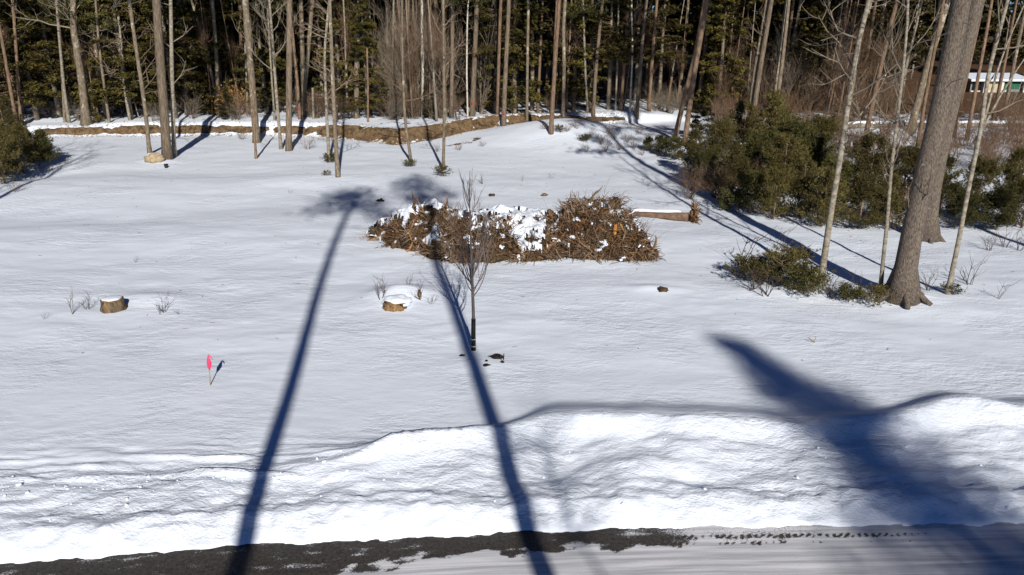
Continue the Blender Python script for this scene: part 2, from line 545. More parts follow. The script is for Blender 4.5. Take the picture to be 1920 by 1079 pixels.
    def mesh(self, name, material, smooth=True):
        for (n_, k_), (pp, rr_) in self.lazy.items():
            self.strands(np.array(pp), np.array(rr_), k_)
        self.lazy = {}
        me = bpy.data.meshes.new(name)
        V = np.vstack(self.v) if self.v else np.zeros((0, 3))
        q = np.vstack(self.f4) if self.f4 else np.zeros((0, 4), int)
        t = np.vstack(self.f3) if self.f3 else np.zeros((0, 3), int)
        me.vertices.add(len(V)); me.vertices.foreach_set('co', V.ravel())
        me.loops.add(q.size + t.size)
        me.loops.foreach_set('vertex_index', np.concatenate([q.ravel(), t.ravel()]).astype(np.int32))
        me.polygons.add(len(q) + len(t))
        st = np.concatenate([np.arange(len(q)) * 4, q.size + np.arange(len(t)) * 3]).astype(np.int32)
        me.polygons.foreach_set('loop_start', st)
        me.update(calc_edges=True)
        me.polygons.foreach_set('use_smooth', np.full(len(q) + len(t), bool(smooth)))
        me.materials.append(MATS[material])
        me.validate()
        return me

    def build(self, name, material, parent=None, smooth=True):
        return place(name, self.mesh(name, material, smooth), parent)


def place(name, mesh, parent=None, loc=None, rot=None, sc=None):
    o = bpy.data.objects.new(name, mesh)
    COL.objects.link(o)
    if parent:
        o.parent = parent
    if loc is not None:
        o.location = loc
    if rot is not None:
        o.rotation_euler = rot
    if sc is not None:
        o.scale = (sc, sc, sc) if isinstance(sc, (int, float)) else sc
    return o


def tag(o, label=None, cat=None, group=None, kind=None):
    if label: o['label'] = label
    if cat: o['category'] = cat
    if group: o['group'] = group
    if kind: o['kind'] = kind
    return o


def thing(name, loc, label=None, cat=None, group=None, rot=None, sc=None):
    o = place(name, None, None, loc, rot, sc)
    o.empty_display_size = .2
    return tag(o, label, cat, group)


# ------------------------------------------------------------------ the snow-covered ground
def spaced(segs):
    out = [segs[0][0]]
    for a, b, d0, d1 in segs:
        x = a
        while x < b - 1e-6:
            f = (x - a) / (b - a)
            x += d0 + (d1 - d0) * f
            out.append(min(x, b))
    return np.array(out)


gx = spaced([(0, 11, .075, .085), (11, 17, .09, .2), (17, 45, .22, .8), (45, 110, 1, 6), (110, 900, 20, 120)])
gx = np.concatenate([-gx[:0:-1], gx])
gy = spaced([(-60, 9, 6, 1), (9, 10.4, .2, .06), (10.4, 17, .05, .06), (17, 30, .07, .14), (30, 66, .18, .35), (66, 120, .6, 3), (120, 1500, 20, 150)])
XX, YY = np.meshgrid(gx, gy)
ZZ = hz(XX, YY)
V = np.stack([XX, YY, ZZ], -1).reshape(-1, 3)
nx_, ny_ = len(gx), len(gy)
ii = np.arange(ny_ - 1)[:, None] * nx_ + np.arange(nx_ - 1)[None, :]
FQ = np.stack([ii, ii + 1, ii + 1 + nx_, ii + nx_], -1).reshape(-1, 4)
mb = MB(); mb.add(V, FQ)
snow_o = mb.build('snow_field', 'snow')
tag(snow_o, 'wind-rippled snow covering the clearing and ploughed bank', kind='structure')
lit = np.full(V.shape[0], -.6)
bq = V[:, 1] - back_line(V[:, 0])
lit = np.where(bq > 1.0, .05 + .14 * sst(1.5, 5, bq) + .22 * sst(7, 14, bq) + .12 * perlin(V[:, 0] / 3, V[:, 1] / 2), lit)
lit = lit + np.where((V[:, 0] > 16) & (bq > -8), .68 * sst(16, 22, V[:, 0]) * sst(-8, 0, bq) * (1 - sst(0, 1.2, bq)), 0)
lit = lit + .84 * np.exp(-((V[:, 0] + 3.0) / 3.5) ** 2 - ((V[:, 1] - (back_line(V[:, 0]) - 4.5)) / 2.2) ** 2) + .80 * np.exp(-((V[:, 0] - 8.5) / 3) ** 2 - ((V[:, 1] - (back_line(V[:, 0]) - 6)) / 4) ** 2)
vv = V[:, 1] - road_edge(V[:, 0])
ro_ = sst(.05, .3, vv) * (1 - sst(0, .6, V[:, 1] - np.interp(V[:, 0], _cx, _cy)))
ar_ = snow_o.data.attributes.new('rough', 'FLOAT', 'POINT')
ar_.data.foreach_set('value', ro_.astype(np.float32))
a_ = snow_o.data.attributes.new('litter', 'FLOAT', 'POINT')
a_.data.foreach_set('value', lit.astype(np.float32))

_gx_grid, _gy_grid, _gz_grid = gx, gy, ZZ


def ground(x, y):                              # height of the built snow surface
    i = int(np.clip(np.searchsorted(_gx_grid, x) - 1, 0, nx_ - 2)); j = int(np.clip(np.searchsorted(_gy_grid, y) - 1, 0, ny_ - 2))
    u = (x - _gx_grid[i]) / (_gx_grid[i + 1] - _gx_grid[i]); v = (y - _gy_grid[j]) / (_gy_grid[j + 1] - _gy_grid[j])
    a = _gz_grid[j, i] * (1 - u) + _gz_grid[j, i + 1] * u
    b = _gz_grid[j + 1, i] * (1 - u) + _gz_grid[j + 1, i + 1] * u
    return float(a * (1 - v) + b * v)


# clods of snow thrown up by the plough, and bits of twig blown over the field
mb = MB()
for i in range(170):
    x = RNG.uniform(-11, 11.5)
    v = RNG.uniform(.3, 2.6)
    if RNG.random() < .55:
        x = RNG.uniform(-11.5, -2.0); v = RNG.normal(1.6, .25)
    y = float(road_edge(x)) + v
    r_ = .010 + .028 * RNG.random() ** 2
    mb.lump((x, y, ground(x, y) + r_ * .3), (r_ * RNG.uniform(.8, 1.6), r_, r_ * .8), .45, 6, 5, i * .37)
tag(mb.build('snow_clods', 'snow'), 'small clods of snow strewn over the ploughed bank', 'snow', kind='stuff')
mb = MB()
n = 260
tx, ty = RNG.uniform(-22, 18, n), RNG.uniform(15.5, 50, n)
for x, y in zip(tx, ty):
    z = ground(x, y) + .012
    a = RNG.uniform(0, 6.28); l_ = RNG.uniform(.04, .16)
    mb.tube([(x, y, z), (x + math.cos(a) * l_ * .5, y + math.sin(a) * l_ * .5, z + .01), (x + math.cos(a) * l_, y + math.sin(a) * l_, z)], [.006, .007, .003], 3, False)
tag(mb.build('twig_litter', 'twig'), 'bits of fallen twig lying on the snow', 'twigs', kind='stuff')

# the asphalt road at the foot of the bank, half under packed snow
rx = np.arange(-34, 34.01, .06)
rv = np.concatenate([np.arange(-7.5, -2, .25), np.arange(-2, .45, .05)])
RX, RV = np.meshgrid(rx, rv)
RY = road_edge(RX) + RV
RZ = np.full_like(RX, ROAD_Z) + .006 * perlin(RX / .8, RV / .2)
V = np.stack([RX, RY, RZ], -1).reshape(-1, 3)
n1, n2 = len(rx), len(rv)
ii = np.arange(n2 - 1)[:, None] * n1 + np.arange(n1 - 1)[None, :]
mb = MB(); mb.add(V, np.stack([ii, ii + 1, ii + 1 + n1, ii + n1], -1).reshape(-1, 4))
road = mb.build('road', 'road_surface')
tag(road, 'asphalt road partly under packed snow with tyre tracks', kind='structure')
wob = .10 * fbm(RX / .9, 3.1, 4) + .16 * fbm(RX / .5, RV / .22, 3)
d = -RV
wid = np.interp(RX, [-12, -6, -3.2, -1.6, -.6, .4, 2.2, 3, 9], [1.7, 1.3, .95, .62, .52, .52, .48, .42, .38])
bare = sst(-.16, .20, wid + wob * 2 - d)
fade = np.interp(RX, [-.8, .4, 1.5, 2.4, 3.2, 4.5, 6.5, 8.5], [1, 1.0, .90, .78, .52, .60, .52, .2])
bare = bare * fade
tread = (0.5 + .5 * np.sign(np.sin(RX * 2 * np.pi / .11 + d * 30))) * (np.exp(-((d - .22) / .05) ** 2) + np.exp(-((d - .40) / .05) ** 2) + .5 * np.exp(-((d - 1.25) / .06) ** 2))
bare = bare + .48 * tread * sst(1.5, 3, RX) * (1 - sst(8, 10, RX))
bare = bare + .22 * np.exp(-((d - .5) / .5) ** 2) * sst(-2, 0, RX) * (1 - sst(3, 8, RX))
bare = bare * (1 - .42 * np.clip(fbm(RX / .45 + 3, RV / .16, 3) + .05, 0, 1))
aa = road.data.attributes.new('bare', 'FLOAT', 'POINT')
aa.data.foreach_set('value', (bare * .68).ravel().astype(np.float32))
aa = road.data.attributes.new('lane', 'FLOAT_VECTOR', 'POINT')
aa.data.foreach_set('vector', np.stack([RX, RV + .02 * np.sin(RX / 3), RX * 0], -1).ravel().astype(np.float32))

# the cut earth bank below the forest
bxs = np.arange(flat(70, 255).x, flat(1175, 231).x, .12)
bw = np.linspace(-1.1, 1.3, 20)
BX, BW = np.meshgrid(bxs, bw)
BY = back_line(BX) + BW
rag = fbm(BX / 1.6, BW / 1.2 + 3, 4)
thick = np.interp(BX, [flat(a, 255).x for a in (80, 300, 420, 520, 600, 745, 900, 1160)], [.28, .32, .28, .2, .45, 1.1, .95, .1])
BZ = hz(BX, BY) + .05 - .13 * (np.abs(BW - .12) / (thick * .78 + .12)) ** 3 + .10 * rag + .05 * fbm(BX / .35, BW / .3, 2)
V = np.stack([BX, BY, BZ], -1).reshape(-1, 3)
n1, n2 = len(bxs), len(bw)
ii = np.arange(n2 - 1)[:, None] * n1 + np.arange(n1 - 1)[None, :]
mb = MB(); mb.add(V, np.stack([ii, ii + 1, ii + 1 + n1, ii + n1], -1).reshape(-1, 4))
tag(mb.build('earth_bank', 'earth'), 'cut bank of bare brown earth below the forest edge', kind='structure')
mb = MB()
n = 9000
sx_ = RNG.uniform(bxs[0], bxs[-1], n)
sw_ = RNG.normal(.0, .38, n)
ok = RNG.uniform(0, 1, n) < np.interp(sx_, bxs, np.interp(bxs, [flat(a, 255).x for a in (80, 300, 420, 600, 745, 900, 1160)], [.35, .5, .2, .6, 1, 1, .6]))
sx_, sw_ = sx_[ok], sw_[ok]
sy_ = back_line(sx_) + sw_
C = np.stack([sx_, sy_, hz(sx_, sy_) + .03], -1)
D = RNG.normal(size=C.shape) * .7 + np.array([0, -.6, .5])
mb.leaves(C, D, RNG.uniform(.12, .34, len(C)), RNG.uniform(.02, .05, len(C)))
tag(mb.build('dry_grass', 'dry_grass', smooth=False), 'matted dry grass on the cut earth bank', 'grass', kind='stuff')

# ------------------------------------------------------------------ plant generators


def curve(p, d, L, n=5, bend=.15, up=0.0, rng=random):
    pts = [Vector(p)]
    d = Vector(d).normalized()
    for i in range(n):
        d = (d + Vector((rng.gauss(0, bend), rng.gauss(0, bend), rng.gauss(0, bend) + up))).normalized()
        pts.append(pts[-1] + d * (L / n))
    return pts


def twiggery(mb, base, direc, L, r, depth, rng, up=.12, kids=(3, 5), spread=.75, k=4, bend=.12):
    pts = curve(base, direc, L, 4 if depth else 3, bend, up, rng)
    n = len(pts)
    mb.tube(pts, np.linspace(r, r * .35, n), k if depth > 0 else 3, cap=False)
    if depth == 0:
        return
    for i in range(rng.randint(*kids)):
        t = rng.uniform(.25, 1.0) * (n - 1)
        a = min(int(t), n - 2)
        p = pts[a].lerp(pts[a + 1], t - a)
        ax = (pts[a + 1] - pts[a]).normalized()
        side = Vector((rng.gauss(0, 1), rng.gauss(0, 1), rng.gauss(0, .6)))
        side = (side - ax * side.dot(ax)).normalized()
        twiggery(mb, p, ax * (1 - spread * .45) + side * spread, L * rng.uniform(.38, .62), r * .5, depth - 1, rng, up, kids, spread, k, bend)


def smooth_path(pts, n):
    P = np.array([tuple(p) for p in pts], float)
    s = np.concatenate([[0], np.cumsum(np.linalg.norm(np.diff(P, axis=0), axis=1))])
    t = np.linspace(0, s[-1], n)
    Q = np.stack([np.interp(t, s, P[:, i]) for i in range(3)], -1)
    for _ in range(2):
        Q[1:-1] = (Q[:-2] + 2 * Q[1:-1] + Q[2:]) / 4
    return Q


def hemlock_mesh(seed, H, Rad, bare, n_leaf, material, droop=.25, lsize=(.10, .24)):
    rng = np.random.default_rng(seed)
    C, D = [], []
    stems = MB()
    nb = int(H * 9)
    per = n_leaf // nb
    for b in range(nb):
        f = rng.uniform(0, 1) ** 1.1
        z0 = bare + (H - bare) * f
        ln = Rad * (1 - f) ** .75 * rng.uniform(.5, 1.12) + .2
        a = rng.uniform(0, 2 * np.pi)
        dr = droop * rng.uniform(.5, 1.5)
        t = np.sqrt(rng.uniform(.02, 1, per))
        w = .30 * ln * (1.15 - t) + .06
        lat = rng.normal(0, 1, per) * w * .6
        r_ = t * ln
        zz = z0 + .22 * r_ - dr * r_ ** 2 / max(ln, .5) - .10 * np.abs(lat) + rng.normal(0, .07, per)
        ca, sa = math.cos(a), math.sin(a)
        C.append(np.stack([ca * r_ - sa * lat, sa * r_ + ca * lat, zz], -1))
        dd = np.stack([ca - sa * np.sign(lat) * .8, sa + ca * np.sign(lat) * .8, np.full(per, -.25)], -1)
        D.append(dd + rng.normal(0, .35, (per, 3)))
        tt = np.linspace(0, .9, 4) * ln
        stems.tube(np.stack([ca * tt, sa * tt, z0 + .22 * tt - dr * tt ** 2 / max(ln, .5)], -1), np.linspace(.03, .008, 4), 3, cap=False)
    C, D = np.vstack(C), np.vstack(D)
    mb = MB()
    N = rng.normal(0, .55, C.shape) + np.array([0, 0, 1.0])
    L = rng.uniform(*lsize, len(C))
    mb.leaves(C, D, L, L * rng.uniform(.35, .6, len(C)), N)
    return mb.mesh('crown', material, smooth=False), stems.mesh('limb_work', 'twig')


def pine_bush_mesh(seed, H, Rad, tufts, material):
    """young white pine: whorled branches carrying tufts of long needles"""
    rng = np.random.default_rng(seed)
    mb, st = MB(), MB()
    C, D = [], []
    nb = int(H * 15)
    st.tube([(0, 0, -.1), (0, 0, H * .5), (0, 0, H * .96)], [.045 * H / 2, .03 * H / 2, .008], 5)
    for b in range(nb):
        f = rng.uniform(0, 1)
        z0 = .04 * H + .92 * H * f
        ln = Rad * (1 - f) ** .5 * rng.uniform(.35, 1.15) + .12
        a = rng.uniform(0, 2 * np.pi)
        ca, sa = math.cos(a), math.sin(a)
        up = .55 + .6 * f
        nt = max(3, int(tufts / nb))
        tt = np.linspace(0, ln, 4)
        st.tube(np.stack([ca * tt, sa * tt, z0 + up * tt * .6 + .1 * tt ** 2], -1), np.linspace(.018, .005, 4), 3, cap=False)
        for k in range(nt):
            t = ln * math.sqrt(rng.uniform(.08, 1))
            lat = rng.normal(0, .24 * ln + .05)
            p = np.array([ca * t - sa * lat, sa * t + ca * lat, z0 + up * t * .6 + .1 * t * t + rng.normal(0, .12)])
            m = 9
            dd = rng.normal(0, .6, (m, 3)) + np.array([ca * .5, sa * .5, 1.0])
            dd /= np.linalg.norm(dd, axis=1)[:, None]
            l_ = rng.uniform(.09, .17, m)
            C.append(p + dd * l_[:, None] * .5); D.append(dd * l_[:, None])
    C, D = np.vstack(C), np.vstack(D)
    L = np.linalg.norm(D, axis=1)
    mb.leaves(C, D, L, .018)
    return mb.mesh('foliage', material, smooth=False), st.mesh('stem', 'twig')


def pine_crown_mesh(seed, H, Rad, n):
    rng = np.random.default_rng(seed)
    mb = MB()
    C, D = [], []
    for b in range(46):
        f = rng.uniform(0, 1)
        z0 = H * f
        ln = Rad * (1.05 - f) ** .5 * rng.uniform(.4, 1.1)
        a = rng.uniform(0, 2 * np.pi)
        ca, sa = math.cos(a), math.sin(a)
        tt = np.linspace(0, ln, 4)
        mb.tube(np.stack([ca * tt, sa * tt, z0 + .25 * tt], -1), np.linspace(.05, .012, 4), 3, cap=False)
        m = n // 46
        t = ln * rng.uniform(.35, 1.05, m)
        C.append(np.stack([ca * t + rng.normal(0, .28, m), sa * t + rng.normal(0, .28, m), z0 + .25 * t + rng.normal(.05, .16, m)], -1))
        D.append(rng.normal(0, 1, (m, 3)) + np.array([ca * .5, sa * .5, .5]))
    C, D = np.vstack(C), np.vstack(D)
    mb.leaves(C, D, rng.uniform(.2, .42, len(C)), rng.uniform(.05, .12, len(C)))
    return mb.mesh('crown', 'pine_needle', smooth=False)


PINE_CROWN = [pine_crown_mesh(100 + i, 8.5, 2.7 + .4 * i, 4600) for i in range(3)]
HEM = [hemlock_mesh(200 + i, 15 + i, 2.9 + .25 * (i % 3), (1.6, 2.6, 3.4, 1.2, 4.2)[i], 26000, 'hemlock', lsize=(.13, .31)) for i in range(5)]
HEM_GOLD = [hemlock_mesh(230 + i, 14, 2.8, 1.0, 24000, 'hemlock_gold', lsize=(.13, .3)) for i in range(1)]
HEM_SMALL = [hemlock_mesh(240 + i, 4.0 + i, 1.6, .3, 11000, ('hemlock', 'hemlock_gold')[i % 2], .15, (.08, .18)) for i in range(2)]
PINE_BUSH = [pine_bush_mesh(300 + i, (2.6, 3.0, 2.2, 2.8)[i], (1.3, 1.25, 1.35, 1.5)[i], 3000, ('pine_needle', 'pine_needle_olive')[i % 2]) for i in range(4)]
PINE_SEED = [pine_bush_mesh(340 + i, (1.0, .8)[i], (.95, .8)[i], 430, ('pine_needle_olive', 'pine_needle')[i]) for i in range(2)]


def shrub_mesh(seed, H, stems, material, depth=2, spread=.35, r=.019):
    rng = random.Random(seed)
    mb = MB()
    for s in range(stems):
        a = rng.uniform(0, 6.283)
        d = (math.cos(a) * spread * rng.uniform(.2, 1.4), math.sin(a) * spread * rng.uniform(.2, 1.4), 1)
        twiggery(mb, (math.cos(a) * .1 * H * rng.random(), math.sin(a) * .1 * H * rng.random(), -.05), d, H * rng.uniform(.6, 1.05), r * rng.uniform(.7, 1.2), depth, rng, .05, (3, 6), .6, 3)
    return mb.mesh('stems', material)


SHRUB = [shrub_mesh(400 + i, 2.0, 12, ('twig', 'twig_red', 'twig_pale', 'twig_red')[i], 2) for i in range(4)]
WEED = [shrub_mesh(420 + i, .6, (3, 5, 7, 4)[i], 'weed', 1, .4, .010) for i in range(4)]
BRAMBLE = [shrub_mesh(430 + i, .7, 12, ('twig', 'twig_red')[i], 2, .8, .009) for i in range(2)]

LAND = [(150, 'the forked grey beech'), (303, 'the thick pine by the boulder'), (435, 'the orange-leaved sapling'), (541, 'the straight thick trunk'),
        (690, 'the full green hemlock'), (792, 'the white birch'), (889, 'the red-marked pine'), (945, 'the close pair of trunks'),
        (1040, 'the trunk on the earth bank'), (1120, 'the pine right of it all'), (1203, 'the smooth trunk at bank end'), (1300, 'the two crossing trunks'),
        (1425, 'the leaning double pine'), (1585, 'the mottled birch'), (1745, 'the giant pine'), (1860, 'the white house')]
LAND[9] = (1120, 'the trunk with hemlock boughs')
ORD = ['first', 'second', 'third', 'fourth', 'fifth', 'sixth', 'seventh', 'eighth', 'ninth', 'tenth', 'eleventh', 'twelfth', 'thirteenth', 'fourteenth', 'fifteenth',
       'sixteenth', 'seventeenth', 'eighteenth', 'nineteenth', 'twentieth']
_auto = {}


def auto(o, phrase):
    _auto.setdefault(phrase, []).append(o)


def resolve_auto():
    for phrase, obs in _auto.items():
        slots = {}
        for o in obs:
            x, y = pix(o.location)
            lx, ln = min(LAND, key=lambda L: abs(L[0] - x))
            slots.setdefault((ln, x < lx), []).append((abs(x - lx), o))
        for (ln, left), rows in slots.items():
            rows.sort(key=lambda q: q[0])
            for i, (_, o) in enumerate(rows):
                o['label'] = f"{phrase}, {ORD[min(i, 19)]} to the {'left' if left else 'right'} of {ln}"


# ------------------------------------------------------------------ trees with their own trunks
def trunk_tree(name, label, cat, pts, w0, w1, bark, H=20.0, crown='pine', group='trees along the edge of the clearing', Y=None, flare=1.35, marks=(), branches=0, bz=(2, 9),
               blen=(.8, 2.0), bup=.1, sides=9, crown_scale=1.0, crown_at=.55, seed=None, btwig='twig', bdepth=1, stubs=0, base_y=None):
    rng = random.Random(seed if seed is not None else int(pts[0][0] * 7 + pts[0][1]))
    if Y is None:
        B = G(pts[0][0], base_y or pts[0][1])
        if base_y:
            B = at(pts[0][0], base_y, B.y); B.z = ground(B.x, B.y)
    else:
        B = at(pts[0][0], pts[0][1], Y); B.z = ground(B.x, Y)
    P = [B] + [at(a, b, B.y) for a, b in pts[1:]]
    k = ppm(B)
    # carry on above the frame, straightening slightly
    d = (P[-1] - P[-2]).normalized()
    top = P[-1]
    while top.z < H - .5:
        d = (d * .9 + Vector((rng.gauss(0, .03), rng.gauss(0, .03), .12))).normalized()
        top = top + d * min(2.0, max(.5, H - top.z))
        P.append(top)
    loc = B.copy()
    root = thing(name, loc, label, cat, group)
    n = 26
    Q = smooth_path([p - loc for p in P], n)
    Q[0] = (0, 0, -.25)
    zf = np.clip(Q[:, 2] / 9.0, 0, 1)
    r = (w0 + (w1 - w0) * zf) / 2 / k
    up = np.clip((Q[:, 2] - 9) / max(H - 9, 1), 0, 1)
    r = r * (1 - .75 * up)
    r = r * (1 + (flare - 1) * np.exp(-np.maximum(Q[:, 2], 0) / .35))
    mb = MB()
    mb.tube(Q, r, sides, True, .03)
    for i in range(stubs):
        z = rng.uniform(*bz)
        c = np.array([np.interp(z, Q[:, 2], Q[:, j]) for j in range(3)])
        a = rng.uniform(0, 6.28)
        mb.tube(curve(c, (math.cos(a), math.sin(a), rng.uniform(-.2, .25)), rng.uniform(.3, 1.3), 3, .08, 0, rng), [.018, .014, .010, .004], 3, False)
    tr = mb.build('trunk', bark, root)
    for (mz, mc) in marks:
        c = np.array([np.interp(mz, Q[:, 2], Q[:, j]) for j in range(3)])
        rr = float(np.interp(mz, Q[:, 2], r))
        m2 = MB()
        m2.lump((c[0], c[1] - rr * .93, c[2]), (rr * .4, .03, .10), .25, 8, 6, 3)
        m2.build('paint_mark', 'mark_red', tr)
    if branches:
        mb = MB()
        for i in range(branches):
            z = bz[0] + (bz[1] - bz[0]) * (i + rng.random()) / branches
            if z > Q[-1, 2] - .3: continue
            c = np.array([np.interp(z, Q[:, 2], Q[:, j]) for j in range(3)])
            rr = float(np.interp(z, Q[:, 2], r))
            a = rng.uniform(0, 6.28)
            fz = (z - bz[0]) / (bz[1] - bz[0])
            L = rng.uniform(*blen) * (1 - .35 * fz)
            twiggery(mb, c, (math.cos(a), math.sin(a), rng.uniform(.1, .8)), L, min(rr * .45, .012 + .014 * L), bdepth, rng, bup, (3, 5), .7, 4, .13)
        bo_ = mb.build('crown' if crown != 'pine' else 'twig_mass', btwig, root)
        if crown == 'pine':
            bo_['kind'] = 'stuff'
    if crown == 'pine':
        zc = H * crown_at
        c = [float(np.interp(zc, Q[:, 2], Q[:, j])) for j in range(3)]
        s = (H - zc) / 8.0 * crown_scale
        place('crown', PINE_CROWN[rng.randrange(3)], root, c, (0, 0, rng.uniform(0, 6.28)), (s * .95, s * .95, s))
    return root


T = trunk_tree
E = 'trees along the edge of the clearing'
# left of the clearing
T('beech_tree', 'forked grey beech with flared foot above the left end of the earth bank', 'tree', [(163, 236), (152, 140), (143, 88), (135, 40), (138, 0)], 15, 9, 'grey_bark', 17, 'bare', branches=18, bz=(6, 14), blen=(1.5, 3.5), btwig='twig_pale', bdepth=2, flare=1.8)
T('bare_tree', 'thin leaning trunk at the far left edge, nearest the dark evergreen', 'tree', [(32, 238), (20, 170), (10, 110)], 6, 5, 'red_bark', 15)
T('bare_tree', 'thin trunk just right of the leaning one at the far left', 'tree', [(40, 233), (34, 150), (28, 60)], 6, 5, 'red_bark', 16)
T('bare_tree', 'pale sunlit thin trunk at the far left of the forest', 'tree', [(46, 214), (36, 145), (28, 60)], 6, 5, 'pale_bark', 16)
T('bare_tree', 'slim trunk left of the forked beech, left one of a pair', 'tree', [(123, 238), (118, 170), (112, 60)], 5, 4, 'grey_bark', 12)
T('bare_tree', 'slim pale trunk left of the forked beech, right one of a pair', 'tree', [(131, 238), (121, 175), (110, 60)], 6, 4, 'pale_bark', 12)
T('bare_tree', 'thin short trunk right of the forked beech in the shade', 'tree', [(206, 237), (195, 160), (185, 80)], 5, 3.5, 'grey_bark', 11, branches=8, bz=(3, 8))
T('bare_tree', 'crooked little tree with many curved bare boughs right of the forked beech', 'tree', [(244, 226), (234, 175), (230, 110), (224, 50), (218, 0)], 5, 3.5, 'pale_bark', 12, 'bare', branches=26, bz=(2.2, 11), blen=(1.2, 3.0), btwig='twig_pale', bdepth=2)
T('bare_tree', 'slim bowed tree left of the thick pine by the boulder', 'tree', [(281, 290), (278, 262), (272, 200), (255, 90), (242, 0)], 7.5, 6, 'grey_bark', 16, branches=12, bz=(3, 10), blen=(.8, 2.2))
T('pine_tree', 'thick straight grey pine standing right behind the boulder', 'tree', [(314, 298), (310, 240), (303, 150), (296, 50), (293, 0)], 17, 14, 'pine_bark', 22, stubs=4, bz=(3, 9))
T('bare_tree', 'pale slim tree close to the right of the thick pine by the boulder', 'tree', [(327, 294), (325, 240), (322, 120), (320, 0)], 8, 6, 'pale_bark', 18, branches=8, bz=(4, 10), blen=(.8, 2.0), btwig='twig_pale')
T('beech_tree', 'mottled trunk rising behind the low hemlock right of the thick pine', 'tree', [(353, 215), (348, 150), (341, 70), (334, 0)], 11, 9, 'grey_bark', 18)
T('bare_tree', 'left leaning stem of two that rise from one foot by the low hemlock', 'tree', [(410, 236), (402, 165), (386, 85), (360, 5)], 6, 4.5, 'grey_bark', 13, 'bare', branches=10, bz=(5, 12), blen=(.8, 2.0))
T('bare_tree', 'right upright stem of two that rise from one foot by the low hemlock', 'tree', [(413, 236), (408, 160), (403, 60), (398, 0)], 8, 6, 'grey_bark', 17)
T('pine_tree', 'straight shaded trunk behind the orange-leaved sapling', 'tree', [(455, 205), (453, 100), (450, 0)], 8, 7, 'red_bark', 18)
T('bare_tree', 'thin pale pole just right of the orange-leaved sapling', 'tree', [(464, 216), (461, 120), (457, 0)], 4.5, 3.5, 'pale_bark', 14)
T('beech_tree', 'thick mottled trunk right of the orange-leaved sapling', 'tree', [(481, 268), (477, 210), (470, 130), (465, 60), (460, 0)], 13, 11, 'grey_bark', 20, stubs=5, bz=(3, 9))
T('bare_tree', 'short thin sapling stem in front of the thick mottled trunk', 'tree', [(480, 298), (478, 258), (476, 215)], 4.5, 3, 'red_bark', 4.5, 'bare', branches=6, bz=(2, 4.4), blen=(.3, .8))
T('bare_tree', 'vase-shaped pale bare tree between the mottled and the straight thick trunk', 'tree', [(527, 280), (522, 225), (516, 150), (511, 75), (505, 0)], 6.5, 4, 'pale_bark', 13, 'bare', branches=22, bz=(4.5, 12), blen=(1.5, 3.2), btwig='twig_pale', bdepth=2, bup=.25)
T('bare_tree', 'thin pale pole behind the vase-shaped bare tree', 'tree', [(515, 226), (509, 140), (504, 60)], 4, 3, 'pale_bark', 13)
T('pine_tree', 'straight thick smooth pine trunk with shadow at its foot, left of centre', 'tree', [(541, 283), (542, 150), (543, 0)], 11.5, 10, 'pine_bark', 22, stubs=3, bz=(4, 9))
T('bare_tree', 'slim reddish trunk with a red paint mark right of the straight thick pine', 'tree', [(562, 224), (559, 170), (553, 110), (546, 40)], 6, 4.5, 'red_bark', 15, marks=((.75, 0),))
T('bare_tree', 'leaning trunk, lower half dark, right of the red-marked slim one', 'tree', [(568, 232), (573, 150), (580, 70), (586, 0)], 8, 7, 'grey_bark', 17, stubs=6, bz=(3, 9))
T('pine_tree', 'upright mottled trunk behind the straight thick pine, to its right', 'tree', [(570, 215), (567, 100), (564, 0)], 9, 8, 'grey_bark', 20)
T('dead_snag', 'short dead snag right of the leaning dark trunk', 'tree', [(588, 224), (586, 165)], 4, 3, 'pale_bark', 3.1, 'bare', branches=3, bz=(1.5, 3), blen=(.3, .6))
T('dead_snag', 'crooked pale snag with broken top, evergreen tuft at its foot', 'tree', [(617, 303), (613, 225), (610, 160), (608, 100), (614, 35)], 6, 4, 'pale_bark', 9.5, 'bare', branches=12, bz=(3, 9), blen=(.6, 1.8), btwig='twig_pale')
T('bare_tree', 'dark slender tree standing forward in the snow, left of the brush pile', 'tree', [(634, 332), (629, 265), (625, 180), (622, 100), (618, 0)], 8.5, 6, 'grey_bark', 15, 'bare', branches=20, bz=(3.5, 13), blen=(.9, 2.2), bdepth=2)
T('pine_tree', 'thick pale mottled trunk left of the full green hemlock', 'tree', [(668, 222), (669, 130), (671, 60), (674, 0)], 10, 9, 'grey_bark', 20)
T('dead_snag', 'short bare stem in front of the full green hemlock', 'tree', [(690, 229), (690, 165), (688, 90)], 3.6, 2.6, 'red_bark', 6, 'bare', branches=4, bz=(3, 6), blen=(.3, .8))
T('bare_tree', 'thin curved sapling with bush at its foot, left of the forward dark one', 'tree', [(771, 303), (759, 228), (755, 126), (754, 0)], 5.5, 4, 'grey_bark', 13, 'bare', branches=18, bz=(3, 12), blen=(.8, 2.2), bdepth=2)
T('bare_tree', 'thin straight sapling with bush at its foot, behind the planted tree', 'tree', [(831, 320), (833, 220), (832, 100), (831, 0)], 6, 4.5, 'grey_bark', 14, 'bare', branches=16, bz=(3.5, 13), blen=(.8, 2.0), bdepth=2)
for i, (x, w, yb) in enumerate(((737, 4, 214), (765, 6, 214), (773, 4, 212), (748, 3.5, 208))):
    T('bare_tree', f"{('slim', 'thicker', 'straight', 'faint')[i]} bare pole in the thicket right of the full green hemlock", 'tree', [(x, yb), (x - 1, 110), (x + 1, 0)], w, w * .8, ('pale_bark', 'red_bark', 'grey_bark', 'pale_bark')[i], 15, branches=10, bz=(3, 10), blen=(.6, 1.8))
T('birch_tree', 'white birch with straight bright stem at the middle of the forest edge', 'tree', [(792, 221), (793, 150), (791, 60), (791, 0)], 5.5, 4.5, 'birch_bark', 16, branches=8, bz=(5, 11), blen=(.8, 1.8))
